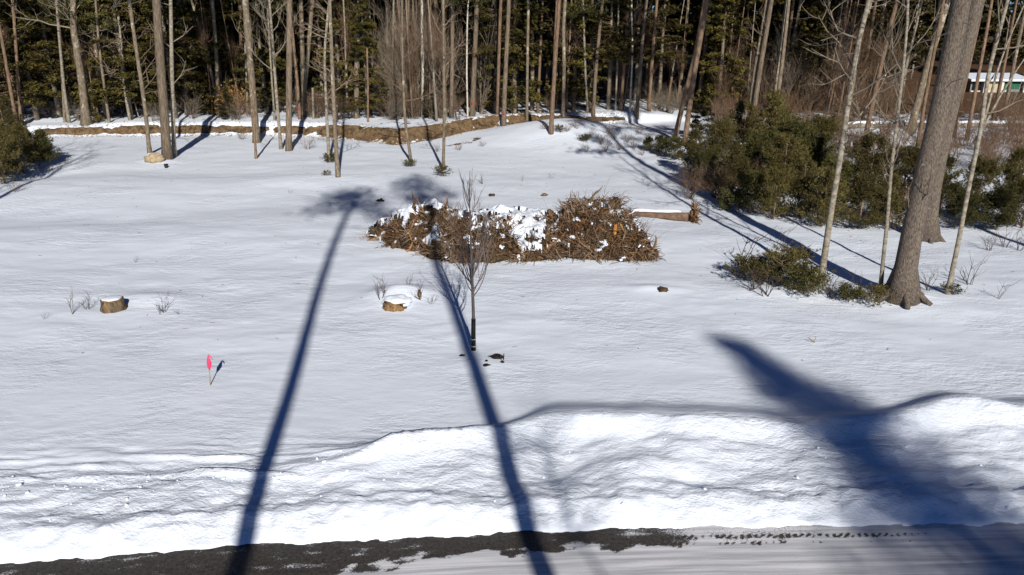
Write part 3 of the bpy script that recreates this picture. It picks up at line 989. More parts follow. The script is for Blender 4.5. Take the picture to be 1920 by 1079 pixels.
T('pine_tree', 'pinkish pine trunk right of the white birch', 'tree', [(817, 207), (814, 130), (815, 60), (816, 0)], 5.5, 5, 'red_bark', 18)
T('pine_tree', 'even grey trunk left of the red-marked pine', 'tree', [(846, 221), (848, 110), (848, 0)], 8, 6.5, 'pine_bark', 20)
T('birch_tree', 'thin white birch stem beside the red-marked pine', 'tree', [(877, 221), (875, 140), (876, 40)], 3.2, 2.6, 'birch_bark', 13, branches=10, bz=(4, 10), blen=(.6, 1.6))
T('pine_tree', 'grey pine with a red paint mark low on its trunk, right of centre', 'tree', [(885, 223), (889, 130), (893, 40), (894, 0)], 10, 8, 'pine_bark', 21, marks=((.95, 0),))
T('pine_tree', 'left trunk of the close pair behind the earth bank', 'tree', [(933, 224), (935, 120), (939, 0)], 6.5, 5.5, 'red_bark', 20)
T('pine_tree', 'right thicker trunk of the close pair, with a red mark', 'tree', [(944, 223), (948, 130), (953, 40)], 9, 7, 'pine_bark', 19, marks=((.85, 0),))
T('pine_tree', 'dark shaded trunk between the close pair and the earth-bank trunk', 'tree', [(988, 217), (989, 110), (991, 0)], 5.5, 5, 'grey_bark', 19)
T('pine_tree', 'reddish trunk half hidden by hemlock boughs left of the earth-bank trunk', 'tree', [(1008, 212), (1013, 100), (1017, 0)], 5.5, 5, 'red_bark', 19)
T('pine_tree', 'tall reddish trunk standing forward on the front of the earth bank', 'tree', [(1033, 242), (1040, 130), (1047, 30), (1049, 0)], 8.5, 6.5, 'red_bark', 21)
T('pine_tree', 'thin trunk close behind the one on the earth bank', 'tree', [(1034, 214), (1039, 100), (1044, 0)], 4, 3.4, 'red_bark', 18)
T('beech_tree', 'pale knobbly trunk with a red mark right of the earth-bank trunk', 'tree', [(1056, 216), (1058, 120), (1056, 55), (1060, 0)], 7, 6, 'grey_bark', 17, marks=((.95, 0),))
T('bare_tree', 'thin bare stem left of the trunk with hemlock boughs', 'tree', [(1102, 214), (1098, 150), (1095, 60)], 4.5, 3.5, 'pale_bark', 12, branches=6, bz=(2, 6))
T('pine_tree', 'grey trunk with hemlock boughs across its middle, right of centre', 'tree', [(1112, 215), (1118, 120), (1124, 60), (1130, 0)], 7, 5.5, 'pine_bark', 20)
T('bare_tree', 'thin straight pole right of the trunk with hemlock boughs', 'tree', [(1154, 208), (1158, 100), (1160, 0)], 3.5, 3, 'pale_bark', 14)
T('pine_tree', 'reddish trunk left of the thin white stem near the end of the bank', 'tree', [(1164, 208), (1171, 110), (1178, 0)], 6, 5, 'red_bark', 19)
T('birch_tree', 'thin whitish stem left of the smooth trunk at the end of the bank', 'tree', [(1181, 210), (1186, 100), (1184, 0)], 3.6, 3, 'birch_bark', 15, branches=9, bz=(4, 10), blen=(.6, 1.6))
T('pine_tree', 'smooth slightly leaning trunk near the right end of the earth bank', 'tree', [(1194, 213), (1203, 90), (1212, 0)], 7.5, 5.5, 'pine_bark', 21)
T('pine_tree', 'mottled brown trunk base right of the smooth trunk at the bank end', 'tree', [(1217, 209), (1222, 120), (1232, 0)], 6.5, 5, 'red_bark', 19)
T('dead_snag', 'short reddish snag in shade left of the two crossing trunks', 'tree', [(1251, 211), (1257, 160)], 4.5, 3.5, 'red_bark', 3.2, 'bare', branches=4, bz=(1, 3), blen=(.4, .9))
T('pine_tree', 'left one of two leaning pink-grey trunks that cross near the top', 'tree', [(1264, 264), (1288, 165), (1308, 85), (1322, 0)], 9.5, 7.5, 'red_bark', 20)
T('pine_tree', 'right one of two leaning pink-grey trunks that cross near the top', 'tree', [(1283, 274), (1300, 150), (1314, 70), (1326, 0)], 10, 8, 'red_bark', 21)
T('pine_tree', 'slimmer reddish trunk right behind the two crossing trunks', 'tree', [(1308, 206), (1320, 110), (1331, 0)], 7, 5.5, 'red_bark', 20)
T('pine_tree', 'sunlit front trunk of the leaning double pine behind the young pines', 'tree', [(1409, 240), (1425, 130), (1447, 0)], 10, 8, 'pine_bark', 21, branches=6, bz=(5, 10), blen=(1, 2.2))
T('pine_tree', 'darker back trunk of the leaning double pine behind the young pines', 'tree', [(1402, 238), (1418, 120), (1436, 20)], 9, 7, 'grey_bark', 20)
T('pine_tree', 'thin reddish trunk left of the leaning double pine', 'tree', [(1390, 200), (1396, 100), (1405, 0)], 5, 4.4, 'red_bark', 19)
T('pine_tree', 'thin straight trunk, first of two slanting ones right of the double pine', 'tree', [(1461, 208), (1474, 110), (1488, 0)], 6, 5, 'red_bark', 19)
T('pine_tree', 'second of two slanting trunks right of the double pine', 'tree', [(1468, 208), (1485, 90), (1502, 0)], 6, 5, 'grey_bark', 19)
T('pine_tree', 'slanting shaded trunk well left of the mottled birch', 'tree', [(1514, 190), (1530, 95), (1548, 0)], 7.5, 6, 'red_bark', 19)
T('pine_tree', 'slanting grey-brown trunk just right of the mottled birch, behind the young pines', 'tree', [(1622, 260), (1650, 130), (1682, 0)], 9, 7, 'red_bark', 20)
T('pine_tree', 'dark slanting trunk directly left behind the giant pine', 'tree', [(1706, 252), (1738, 125), (1778, 0)], 14, 11, 'grey_bark', 20)
T('bare_tree', 'thin wavering reddish stem left of the giant pine', 'tree', [(1719, 284), (1733, 195), (1752, 95), (1770, 0)], 7, 5, 'red_bark', 16)
T('bare_tree', 'thin shaded stem just right of the second giant pine', 'tree', [(1790, 258), (1798, 170), (1806, 60)], 6, 5, 'grey_bark', 16)
T('pine_tree', 'slim trunk with a raw orange patch in front of the house', 'tree', [(1812, 264), (1830, 165), (1850, 60)], 7, 5, 'red_bark', 17)
T('pine_tree', 'slanting slim trunk in front of the right end of the house', 'tree', [(1880, 228), (1900, 125), (1922, 20)], 7, 5.5, 'grey_bark', 18)
T('pine_tree', 'slanting trunk over the middle of the house, left of the last one', 'tree', [(1862, 226), (1880, 130), (1906, 0)], 6, 5, 'grey_bark', 18)

# the near group on the right
big = dict(sides=18, flare=2.0)
T('pine_tree', 'giant grey pine with flared foot nearest on the right', 'tree', [(1690, 556), (1703, 470), (1718, 393), (1741, 300), (1766, 188), (1804, 0)], 39, 28, 'big_bark', 23, stubs=8, bz=(6, 12), crown_scale=1.1, crown_at=.6, **big)
T('pine_tree', 'second giant grey pine close behind the nearest one', 'tree', [(1738, 447), (1743, 393), (1758, 300), (1787, 188), (1833, 0)], 28, 23, 'big_bark', 23, stubs=6, bz=(6, 12), crown_scale=1.0, crown_at=.6, **big)
T('birch_tree', 'mottled pale birch left of the giant pine, low pine bush at its foot', 'tree', [(1539, 528), (1556, 410), (1580, 270), (1599, 135), (1615, 50), (1630, 0)], 12, 7, 'pale_bark', 15, 'bare', branches=15, bz=(4, 13), blen=(1.2, 3.0), btwig='twig_pale', bdepth=2, sides=10)
T('birch_tree', 'slender many-stemmed birch between the mottled birch and the giant pine', 'tree', [(1651, 546), (1656, 480), (1665, 410), (1669, 330), (1678, 260), (1691, 150), (1700, 70), (1703, 0)], 7.5, 3.8, 'pale_bark', 12, 'bare', branches=15, bz=(2.2, 11), blen=(1.0, 2.6), btwig='twig_pale', bdepth=2, bup=.3)
for gp in [o for o in COL.objects if str(o.get('label', '')).find('giant grey pine') >= 0]:
    w_ = .36 if gp['label'].startswith('giant') else .28
    for k in range(6):
        a = k * 1.05 + .3
        mb = MB()
        mb.tube(smooth_path([(math.cos(a) * w_ * .55, math.sin(a) * w_ * .55, .75), (math.cos(a) * w_ * .95, math.sin(a) * w_ * .95, .28), (math.cos(a) * w_ * 1.7, math.sin(a) * w_ * 1.7, .05), (math.cos(a) * w_ * 2.3, math.sin(a) * w_ * 2.3, -.08)], 9), np.linspace(.10, .07, 9), 8, True, .06)
        mb.build('root_flare', 'big_bark', gp)
fb = T('birch_tree', 'forked leaning birch right of the giant pine, pine sprig at its foot', 'tree', [(1776, 552), (1800, 440), (1820, 330), (1842, 235), (1850, 140), (1871, 70), (1890, 0)], 9, 5.5, 'pale_bark', 13, 'bare', branches=10, bz=(5, 12), blen=(1.0, 2.4), btwig='twig_pale', bdepth=2, bup=.2)
Bf = fb.location
mb = MB()
for seq, w in ((((1838, 250), (1852, 205), (1872, 120), (1906, 40), (1920, 10)), 5.5), (((1841, 245), (1866, 195), (1900, 140), (1935, 90)), 5.0)):
    P = smooth_path([at(a, b, Bf.y) - Bf for a, b in seq], 9)
    mb.tube(P, np.linspace(w / 2 / ppm(Bf), .012, 9), 6)
mb.build('fork_stem', 'pale_bark', fb)

# ------------------------------------------------------------------ hemlocks and the woods behind


def hemlock(px, py, mesh, sc, phrase=None, label=None, name='hemlock_tree', dY=0.0, trunk=True, widen=1.0):
    B = G(px, py)
    if dY:
        B.y += dY; B.x = at(px, py, B.y).x; B.z = ground(B.x, B.y)
    t = thing(name, B, label, 'tree', 'hemlocks of the forest', (0, 0, random.uniform(0, 6.28)), (sc * widen, sc * widen, sc))
    place('crown', mesh[0], t)
    tag(place('twig_mass', mesh[1], t), kind='stuff')
    if trunk:
        place('trunk', HEM_TRUNK, t)
    if phrase:
        auto(t, phrase)
    return t


mb = MB()
mb.tube([(0, 0, -.3), (.03, 0, 4), (-.03, .02, 9), (0, 0, 14.5)], [.19, .15, .10, .02], 7)
HEM_TRUNK = mb.mesh('trunk', 'grey_bark')
full = hemlock(690, 222, HEM_GOLD[0], .66, label='full green hemlock hung with boughs to the ground, left of the white birch', widen=1.0)
low = hemlock(383, 232, HEM_SMALL[1], .85, label='low spreading olive hemlock at the foot of the two-stemmed tree', widen=1.35, trunk=False)
hemlock(425, 226, HEM_SMALL[0], .6, label='small dark hemlock at the foot of the two-stemmed tree, right side', trunk=False)
hemlock(800, 221, HEM_SMALL[0], .62, label='small hemlock wrapped round the foot of the white birch', trunk=False)
hemlock(1310, 262, HEM_SMALL[0], .9, label='dark bushy evergreen beside the two crossing trunks', trunk=False, widen=.8)
hemlock(70, 226, HEM_GOLD[0], 1.0, label='gold-tinged hemlock lit by the sun near the left edge')
hemlock(175, 231, HEM_SMALL[1], .55, label='small green hemlock at the foot of the forked beech', trunk=False)
for (x, y, m, s) in ((8, 232, 0, 1.0), (30, 212, 3, 1.0), (112, 220, 1, 1.0), (200, 222, 3, .95), (245, 224, 2, 1.05), (282, 218, 0, .95), (330, 222, 1, .9), (372, 214, 4, 1.0), (420, 212, 2, 1.0),
                     (500, 214, 3, .9), (930, 212, 4, .95), (965, 214, 2, .95), (998, 208, 4, 1.0), (1075, 210, 2, .95), (1105, 209, 4, 1.0), (1140, 206, 4, .9), (1235, 204, 4, .9), (1345, 214, 2, .9),
                     (1500, 206, 1, .75), (640, 212, 2, .9), (560, 208, 1, .9)):
    hemlock(x, y, HEM_GOLD[0] if m in (2, 3) else HEM[m], s, phrase='dark green forest-edge hemlock')
rr = random.Random(5)
for i in range(110):
    Y = rr.uniform(68, 118)
    X = rr.uniform(-.66, .66) * Y
    if X > .48 * Y and Y < 92: continue
    z = ground(X, Y)
    s = rr.uniform(.85, 1.5)
    t = thing('hemlock_tree', (X, Y, z), None, 'tree', 'hemlocks deep in the woods', (0, 0, rr.uniform(0, 6.28)), (s * rr.uniform(.9, 1.25),) * 2 + (s,))
    m = HEM[rr.randrange(5)]
    place('crown', m[0], t); place('trunk', HEM_TRUNK, t)
    auto(t, 'hemlock in the deep woods')

TR = []
for i in range(7):
    rg = random.Random(600 + i)
    mb = MB()
    h = 20
    pts = curve((0, 0, -.3), (rg.gauss(0, .04), rg.gauss(0, .04), 1), h, 9, .018, .01, rg)
    mb.tube(pts, np.linspace(.16, .03, 10) * (1 if i % 2 else .7), 6)
    for k in range(14):
        c = pts[rg.randint(1, 8)]
        a = rg.uniform(0, 6.28)
        mb.tube(curve(c, (math.cos(a), math.sin(a), rg.uniform(-.1, .5)), rg.uniform(.4, 1.8), 3, .1, .02, rg), [.02, .014, .009, .004], 3, False)
    TR.append((mb.mesh('trunk', ('red_bark', 'grey_bark', 'pale_bark', 'red_bark', 'pine_bark', 'pale_bark', 'red_bark')[i]), pts[6]))
n_tr = 0
for i in range(400):
    Y = rr.uniform(60, 104)
    u = rr.uniform(-.62, .62)
    X = u * Y
    if Y < back_line(X) + 3.5: continue
    if u > .5 and rr.random() < .75: continue
    if u < -.3 and rr.random() < .35: continue
    s = rr.uniform(.75, 1.15)
    lean = rr.gauss(0.0, .025) + (.05 if u > .2 else 0)
    t = thing('slender_tree', (X, Y, ground(X, Y)), None, 'tree', 'slender trees in the woods', (0, lean, rr.uniform(-.5, .5)), s)
    m, top = TR[rr.randrange(7)]
    place('trunk', m, t)
    place('crown', PINE_CROWN[rr.randrange(3)], t, (top.x, top.y, top.z - 1.0), (0, 0, rr.uniform(0, 6.28)), .85)
    auto(t, 'slender trunk inside the woods')
    n_tr += 1
    if n_tr >= 170: break

for i in range(78):
    px0 = rr.uniform(20, 1620)
    X = (px0 - 960) / FPX * 62
    Y = back_line(X) + rr.uniform(2.0, 9.0)
    X = (px0 - 960) / FPX * (Y * math.cos(PITCH) + 2.4)
    s = rr.uniform(.55, .95)
    w_ = rr.uniform(.35, .62)
    lean = rr.gauss(0.0, .03) + (px0 - 850) / 9000
    t = thing('slender_tree', (X, Y, ground(X, Y)), None, 'tree', 'thin poles at the forest edge', (0, lean, 0), (w_, w_, s))
    m, top = TR[rr.randrange(7)]
    place('trunk', m, t)
    tag(place('twig_mass', SHRUB[rr.choice((0, 1, 3))], t, (0, 0, rr.uniform(2, 6)), (0, 0, rr.uniform(0, 6.28)), (1.6, 1.6, 2.2)), kind='stuff')
    auto(t, 'thin pole at forest front')
# the far side of the woods, one dense mass
mb = MB()
rg = np.random.default_rng(77)
for i in range(260):
    X, Y = rg.uniform(-105, 105), rg.uniform(116, 150)
    h = rg.uniform(17, 26)
    z = ground(X, Y)
    mb.tube([(X, Y, z - .3), (X + rg.normal(0, .4), Y, z + h)], [.2, .05], 5)
far_t = mb.build('far_trunk_mass', 'grey_bark')
tag(far_t, 'mass of trunks on the far side of the woods', 'forest', kind='stuff')
mb = MB()
n = 52000
X = rg.uniform(-110, 110, n); Y = rg.uniform(112, 152, n)
f = fbm(X / 5, Y / 6, 2)
Zt = 17 + 9 * f
Z = ground(0, 130) + rg.uniform(0, 1, n) ** .8 * Zt
mb.leaves(np.stack([X, Y, Z], -1), rg.normal(size=(n, 3)), rg.uniform(.6, 1.5, n), rg.uniform(.3, .7, n))
tag(mb.build('far_woods', 'hemlock', smooth=False), 'dense dark evergreen woods far behind the trunks', 'forest', kind='stuff')

# ------------------------------------------------------------------ house and low wall behind the trees on the right
HY = 80.0
hl, hr = at(1812, 190, HY), at(1916, 190, HY)
hz0 = ground((hl.x + hr.x) / 2, HY)
W = hr.x - hl.x
zt = at(1860, 152, HY).z
house = thing('house', ((hl.x + hr.x) / 2, HY, hz0), 'small pale house with snowy roof and green awning among trees at upper right', 'house')
hh = zt - hz0
mb = MB(); mb.box((0, 2.5, hh / 2), (W - .3, 5, hh)); mb.build('wall', 'house_wall', house, False)
mb = MB()
rp = np.array([[-W / 2 - .2, -.6, hh], [W / 2 + .3, -.6, hh], [W / 2 + .3, 2.6, hh + .4], [-W / 2 - .2, 2.6, hh + .4], [-W / 2 - .2, 5.4, hh + .0], [W / 2 + .3, 5.4, hh + .0]])
up_ = rp + np.array([0, 0, .18])
mb.add(np.vstack([rp, up_]), [(6, 7, 8, 9), (9, 8, 11, 10), (0, 3, 2, 1), (3, 4, 5, 2), (0, 1, 7, 6), (4, 10, 11, 5), (0, 6, 9, 3), (3, 9, 10, 4), (1, 2, 8, 7), (2, 5, 11, 8)])
rf = mb.build('roof', 'snow_cap', house, False)
for x, wd in ((W / 2 - .15, .42), (-W / 2 + 1.3, .22), (-W / 2 + 3.0, .22)):
    mb = MB(); mb.box((x, -.35, hh / 2 - .05), (wd, .25, hh - .12)); mb.build('porch_post', 'house_white', house, False)
mb = MB(); mb.box((W / 2 - 1.35, -.03, hh * .72), (1.6, .1, .9)); w_ = mb.build('awning', 'house_green', house, False)
mb = MB(); mb.box((W / 2 - 3.2, -.03, hh * .45), (1.1, .1, 1.2)); mb.build('panel', 'house_beige', house, False)
for x in (-W / 2 + .7, -W / 2 + 2.2, W / 2 - 2.3):
    mb = MB(); mb.box((x, -.025, hh * .62), (.8, .08, 1.0)); w_ = mb.build('window', 'glass_dark', house, False)
    mb = MB(); mb.box((x, -.03, hh * .62 - .55), (1.0, .12, .1)); mb.box((x, -.03, hh * .62 + .55), (1.0, .12, .1)); mb.build('frame', 'house_white', w_, False)

wy = G(1700, 246).y
wx0, wx1 = at(1490, 243, wy).x, at(1960, 243, wy).x
wall = thing('low_wall', ((wx0 + wx1) / 2, wy, ground((wx0 + wx1) / 2, wy)), 'long low stone wall topped with snow behind the young pines', 'wall')
stone_m = []
for i in range(5):
    mb = MB(); mb.lump((0, 0, 0), (.34, .25, .20), .3, 8, 6, i + 3); stone_m.append(mb.mesh('stone', 'wall_stone'))
x = wx0
while x < wx1:
    z = ground(x, wy)
    place('stone', random.choice(stone_m), wall, (x - wall.location.x, random.gauss(0, .06), z - wall.location.z + .12), (0, 0, random.uniform(-.3, .3)), random.uniform(.9, 1.2))
    x += .52
mb = MB()
xs = np.arange(wx0 - .2, wx1, .3)
zz = hz(xs, np.full_like(xs, wy)) - wall.location.z + .34 + .05 * fbm(xs / 1.1, 2.0, 3)
mb.tube(np.stack([xs - wall.location.x, xs * 0, zz], -1), .12 + .04 * perlin(xs / .7, 1.5), 7)
mb.build('snow_cap', 'snow_cap', wall)

# ------------------------------------------------------------------ trees behind the camera, known from the shadows they cast
BACK_Y = -6.0


def behind(px, py, Y=BACK_Y):
    g = G(px, py)
    t = (g.y - Y) / -TO_SUN.y
    return g + TO_SUN * t


def shadow_tree(name, label, pix_pts, r0, crown_px=None, Y=BACK_Y, crown_r=1.0, r1=None):
    P = [behind(a, b, Y) for a, b in pix_pts]
    d = (P[1] - P[0]).normalized()
    zb = ground(P[0].x, Y)
    B = P[0] - d * ((P[0].z - zb) / max(d.z, .3))
    B = Vector((B.x, Y, ground(B.x, Y)))
    root = thing(name, B, label, 'tree', 'roadside trees behind the viewpoint')
    Q = smooth_path([p - B for p in [B] + P], 22)
    mb = MB()
    mb.tube(Q, np.linspace(r0, r1 or r0 * .55, 22), 9, True, .03)
    mb.build('trunk', 'pine_bark', root)
    return root, B, P


t1, B1, P1 = shadow_tree('pine_tree', 'tall pine with a bare bole and tufted top, source of the left long shadow', [(452, 1050), (464, 970), (497, 868), (525, 800), (548, 725), (575, 620), (600, 530), (625, 460), (648, 405), (668, 372)], .21)
t2, B2, P2 = shadow_tree('pine_tree', 'tall pine with a bare bole, source of the middle long shadow', [(1006, 1060), (975, 960), (946, 860), (925, 790), (897, 720), (875, 640), (850, 570), (820, 510), (800, 440), (785, 345)], .22)
for root, B, cp in ((t1, B1, ((600, 392), (630, 372), (655, 388), (680, 362), (700, 385), (715, 402), (670, 376), (645, 368))), (t2, B2, ((755, 350), (780, 338), (800, 350), (830, 365), (775, 372), (810, 380)))):
    mb = MB()
    rg = np.random.default_rng(int(B.x * 10) + 500)
    C, D = [], []
    for (a, b) in cp:
        c = np.array(tuple(behind(a, b) - B))
        m = 170
        C.append(c + rg.normal(0, 1, (m, 3)) * np.array([.42, .6, .28])); D.append(rg.normal(size=(m, 3)))
        mb.tube([c, (c * .5 + np.array(tuple(behind(660 if root is t1 else 790, 385) - B)) * .5)], [.02, .04], 4)
    C, D = np.vstack(C), np.vstack(D)
    mb.leaves(C, D, rg.uniform(.2, .45, len(C)), rg.uniform(.06, .14, len(C)))
    mb.build('crown', 'pine_needle', root, False)
tip, mid = behind(1345, 622, -34), behind(1775, 985, -34)
ax = (tip - mid).normalized()
B3 = Vector((tip.x - ax.x / ax.z * tip.z, tip.y, ground(tip.x - ax.x / ax.z * tip.z, tip.y)))
hgt = (tip - B3).length
rg = np.random.default_rng(321)
mb = MB(); C, D = [], []
for i in range(420):
    f = rg.uniform(0, 1) ** .85
    z0 = hgt * (1 - .62 * (1 - f)) - .2
    ln = 6.6 * (1 - f) ** .9 * rg.uniform(.25, 1.15) + .35
    a = rg.uniform(0, 6.283); ca, sa = math.cos(a), math.sin(a)
    m = int(14 + ln * 26)
    t = ln * rg.uniform(.1, 1.0, m)
    lat = rg.normal(0, .10 + .07 * ln, m)
    C.append(np.stack([ca * t - sa * lat, sa * t + ca * lat, z0 + .30 * t - .02 * t * t + rg.normal(0, .12, m)], -1))
    D.append(rg.normal(0, .6, (m, 3)) + np.array([ca, sa, .5]))
    mb.tube([(0, 0, z0), (ca * ln * .5, sa * ln * .5, z0 + .15 * ln), (ca * ln, sa * ln, z0 + .28 * ln)], [.05, .03, .01], 3, False)
C, D = np.vstack(C), np.vstack(D)
L = rg.uniform(.10, .30, len(C)); mb.leaves(C, D, L, L * .4)
BIG_CROWN = mb.mesh('crown', 'hemlock', smooth=False)
mb = MB(); mb.tube([(0, 0, -.3), (0, 0, hgt * .5), (0, 0, hgt - .3)], [.35, .22, .03], 9)
BIG_TRUNK = mb.mesh('trunk', 'pine_bark')
t3 = thing('pine_tree', B3, 'tall dense evergreen behind the viewpoint, source of the broad shadow at right', 'tree', 'roadside trees behind the viewpoint', Vector((0, 0, 1)).rotation_difference(tip - B3).to_euler())
place('crown', BIG_CROWN, t3); place('trunk', BIG_TRUNK, t3)
t4, B4, P4 = shadow_tree('bare_tree', 'slim bare tree behind the viewpoint, source of the faint thin shadow', [(1112, 1079), (1062, 1000), (1036, 900), (1016, 840)], .055, Y=-14, r1=.03)
mb = MB(); r4 = random.Random(4)
for i in range(16):
    a = r4.uniform(0, 6.28)
    twiggery(mb, P4[r4.randint(1, 3)] - B4, (math.cos(a), math.sin(a), .5), r4.uniform(1, 2.2), .02, 2, r4)
mb.build('crown', 'twig', t4)
# trees just outside the frame at the left and right
for (x, y, h, lab) in ((-21.2, 22.5, 15, 'bare tree outside the frame at left, casting a long thin shadow'), (-24.5, 27, 11, 'second bare tree outside the frame at left'), (20.5, 19.0, 14, 'bare tree outside the frame at right, casting a shadow in the corner')):
    z = ground(x, y)
    root = thing('bare_tree', (x, y, z), lab, 'tree', 'trees just outside the frame')
    rg2 = random.Random(int(h * 3 + x))
    pts = curve((0, 0, -.2), (0, .02, 1), h, 8, .03, .03, rg2)
    mb = MB(); mb.tube(pts, np.linspace(.22, .04, 9), 7); mb.build('trunk', 'grey_bark', root)
    mb = MB()
    for k in range(16):
        a = rg2.uniform(0, 6.28)
        twiggery(mb, pts[rg2.randint(4, 8)], (math.cos(a), math.sin(a), .6), rg2.uniform(1, 2.6), .03, 2, rg2, .15)
    mb.build('crown', 'twig', root)

# ------------------------------------------------------------------ young pines on the right and at the left edge
bushes = [(1300, 330, 1, .85), (1325, 350, 0, .8), (1345, 318, 3, 1.0), (1370, 372, 1, .9), (1390, 300, 1, 1.15), (1405, 400, 2, .85), (1420, 345, 0, 1.1), (1440, 300, 1, 1.35), (1450, 412, 3, .8),
          (1465, 370, 1, 1.0), (1480, 325, 0, 1.2), (1500, 405, 1, .85), (1515, 355, 2, 1.2), (1530, 318, 3, 1.1), (1540, 425, 1, .8), (1565, 390, 0, 1.0), (1610, 428, 3, .9),
          (1625, 375, 1, 1.15), (1665, 432, 1, .85), (1690, 380, 3, 1.05), (1760, 400, 1, .95), (1800, 430, 2, .8), (1830, 395, 3, .95), 
          (1868, 432, 0, .8), (1895, 390, 1, 1.0), (1915, 428, 3, .85), (1240, 292, 2, .55), (1265, 300, 0, .55), (1215, 284, 2, .4)]
for (x, y, m, s) in bushes:
    s *= .88 if x < 1545 else .80
    B = G(x, y)
    t = thing('young_pine', B, None, 'young pine', 'young pines in the thicket on the right', (0, 0, random.uniform(0, 6.28)), (s * random.uniform(.9, 1.2),) * 2 + (s,))
    place('foliage', PINE_BUSH[m][0], t); place('stem', PINE_BUSH[m][1], t)
    auto(t, 'bushy thicket young pine' if y < 395 else 'low thicket-front young pine')
for i, (x, y, m, s) in enumerate(((10, 345, 1, .95), (45, 325, 3, .85), (75, 312, 0, .75), (20, 300, 1, 1.0), (-15, 330, 3, 1.0), (85, 300, 2, .55))):
    B = G(x, y)
    t = thing('young_pine', B, ('broad young pine nearest the left edge of the clearing', 'young pine second from the left edge of the clearing', 'young pine third from the left edge, with a brown side',
                                'taller young pine at the back of the left cluster', 'young pine cut by the left edge of the picture', 'smallest young pine at the right tip of the left cluster')[i], 'young pine', 'young pines at the left edge', (0, 0, i), s)
    place('foliage', PINE_BUSH[m][0], t); place('stem', PINE_BUSH[m][1], t)
lowp = [(1395, 525, 0, .85, 'leftmost of the low pine seedlings in front of the mottled birch'), (1430, 530, 1, 1.0, 'low pine seedling second from the left before the mottled birch'),
        (1462, 535, 0, 1.15, 'largest low pine seedling in front of the mottled birch'), (1495, 545, 1, 1.1, 'low pine seedling close left of the mottled birch foot'), (1515, 558, 0, .75, 'flat pine seedling at the very foot of the mottled birch'),
        (1590, 565, 1, .7, 'small pine seedling right of the mottled birch'), (1645, 572, 0, .6, 'small pine seedling at the left foot of the giant pine'), (1785, 552, 1, .45, 'pine sprig at the foot of the forked birch'),
        (1480, 508, 0, .9, 'low pine seedling at the back of the clump by the mottled birch'), (620, 305, 1, .7, 'evergreen tuft at the foot of the crooked pale snag'), (613, 330, 0, .3, 'tiny evergreen sprig left of the forward slender tree'),
        (767, 313, 1, .55, 'evergreen tuft at the foot of the thin curved sapling'), (831, 330, 0, .6, 'evergreen tuft at the foot of the thin straight sapling'), (1095, 268, 1, .6, 'small evergreen tuft on the drift below the earth bank'),
        (1050, 240, 0, .5, 'evergreen sprig right of the trunk on the earth bank'), (1360, 395, 1, .6, 'snowy pine seedling left of the thicket front')]
for (x, y, m, s, lab) in lowp:
    B = G(x, y)
    t = thing('pine_seedling', B, lab, 'seedling', 'low pine seedlings in the snow', (0, 0, random.uniform(0, 6.28)), (s, s, s * .72))
    place('foliage', PINE_SEED[m][0], t); place('stem', PINE_SEED[m][1], t)

# orange-leaved sapling
B = G(436, 218)
t = thing('beech_sapling', B, 'small sapling still holding dry orange leaves, left of the thick mottled trunk', 'sapling')
place('stems', SHRUB[2], t)
mb = MB(); rg = np.random.default_rng(9); n = 700
C = rg.normal(0, 1, (n, 3)) * np.array([.65, .5, .55]) + np.array([0, 0, 1.1])
mb.leaves(C, rg.normal(size=(n, 3)), .14, .08); mb.build('foliage', 'dry_leaf', t, False)

# bare shrubs: brown thicket on the right, edge of the woods
sh = random.Random(31)
spots = []
for i in range(120):
    spots.append((sh.uniform(1330, 1930), 190 + 95 * sh.random() ** 1.3, sh.uniform(.6, 1.1), sh.choice((1, 1, 3, 0)), 'brown shrub behind young pines'))
for i in range(40):
    spots.append((sh.uniform(560, 860), sh.uniform(207, 226), sh.uniform(.55, 1.0), sh.choice((0, 2, 1)), 'twiggy forest-edge bare shrub'))
for i in range(26):
    spots.append((sh.uniform(20, 540), sh.uniform(205, 235), sh.uniform(.4, .8), sh.choice((0, 2)), 'twiggy shrub in left woods'))
for i in range(18):
    spots.append((sh.uniform(880, 1300), sh.uniform(202, 214), sh.uniform(.5, .9), sh.choice((0, 2)), 'twiggy shrub in right woods'))
for i in range(22):
    spots.append((sh.uniform(1290, 1420), sh.uniform(335, 395), sh.uniform(.45, .75), sh.choice((0, 1, 0)), 'upright brush at thicket end'))
for i in range(14):
    spots.append((sh.uniform(1520, 1700), sh.uniform(400, 430), sh.uniform(.35, .6), sh.choice((3, 1, 0)), 'reddish brush before the thicket'))
for i in range(48):
    spots.append((sh.uniform(1545, 1935), sh.uniform(262, 335), sh.uniform(.5, .9), sh.choice((1, 3, 0)), 'low brown thicket-back shrub'))
for i in range(17):
    spots.append((sh.uniform(690, 905), sh.uniform(203, 220), sh.uniform(1.8, 3.4), sh.choice((0, 2, 2)), 'tall bare thicket sapling'))
for i in range(22):
    spots.append((sh.uniform(1340, 1700), sh.uniform(196, 225), sh.uniform(1.6, 2.8), sh.choice((0, 2, 1)), 'tall brown brush sapling'))
for (x, y, s, m, ph) in spots:
    if x > 1780 and y < 222: continue
    wd = .55 if s > 1.5 else 1.2
    B = G(x, y)
    t = place('bare_shrub', SHRUB[m], None, B, (0, 0, sh.uniform(0, 6.28)), (s * wd, s * wd, s))
    tag(t, None, 'shrub', ph + 's')
    auto(t, ph)
resolve_auto()

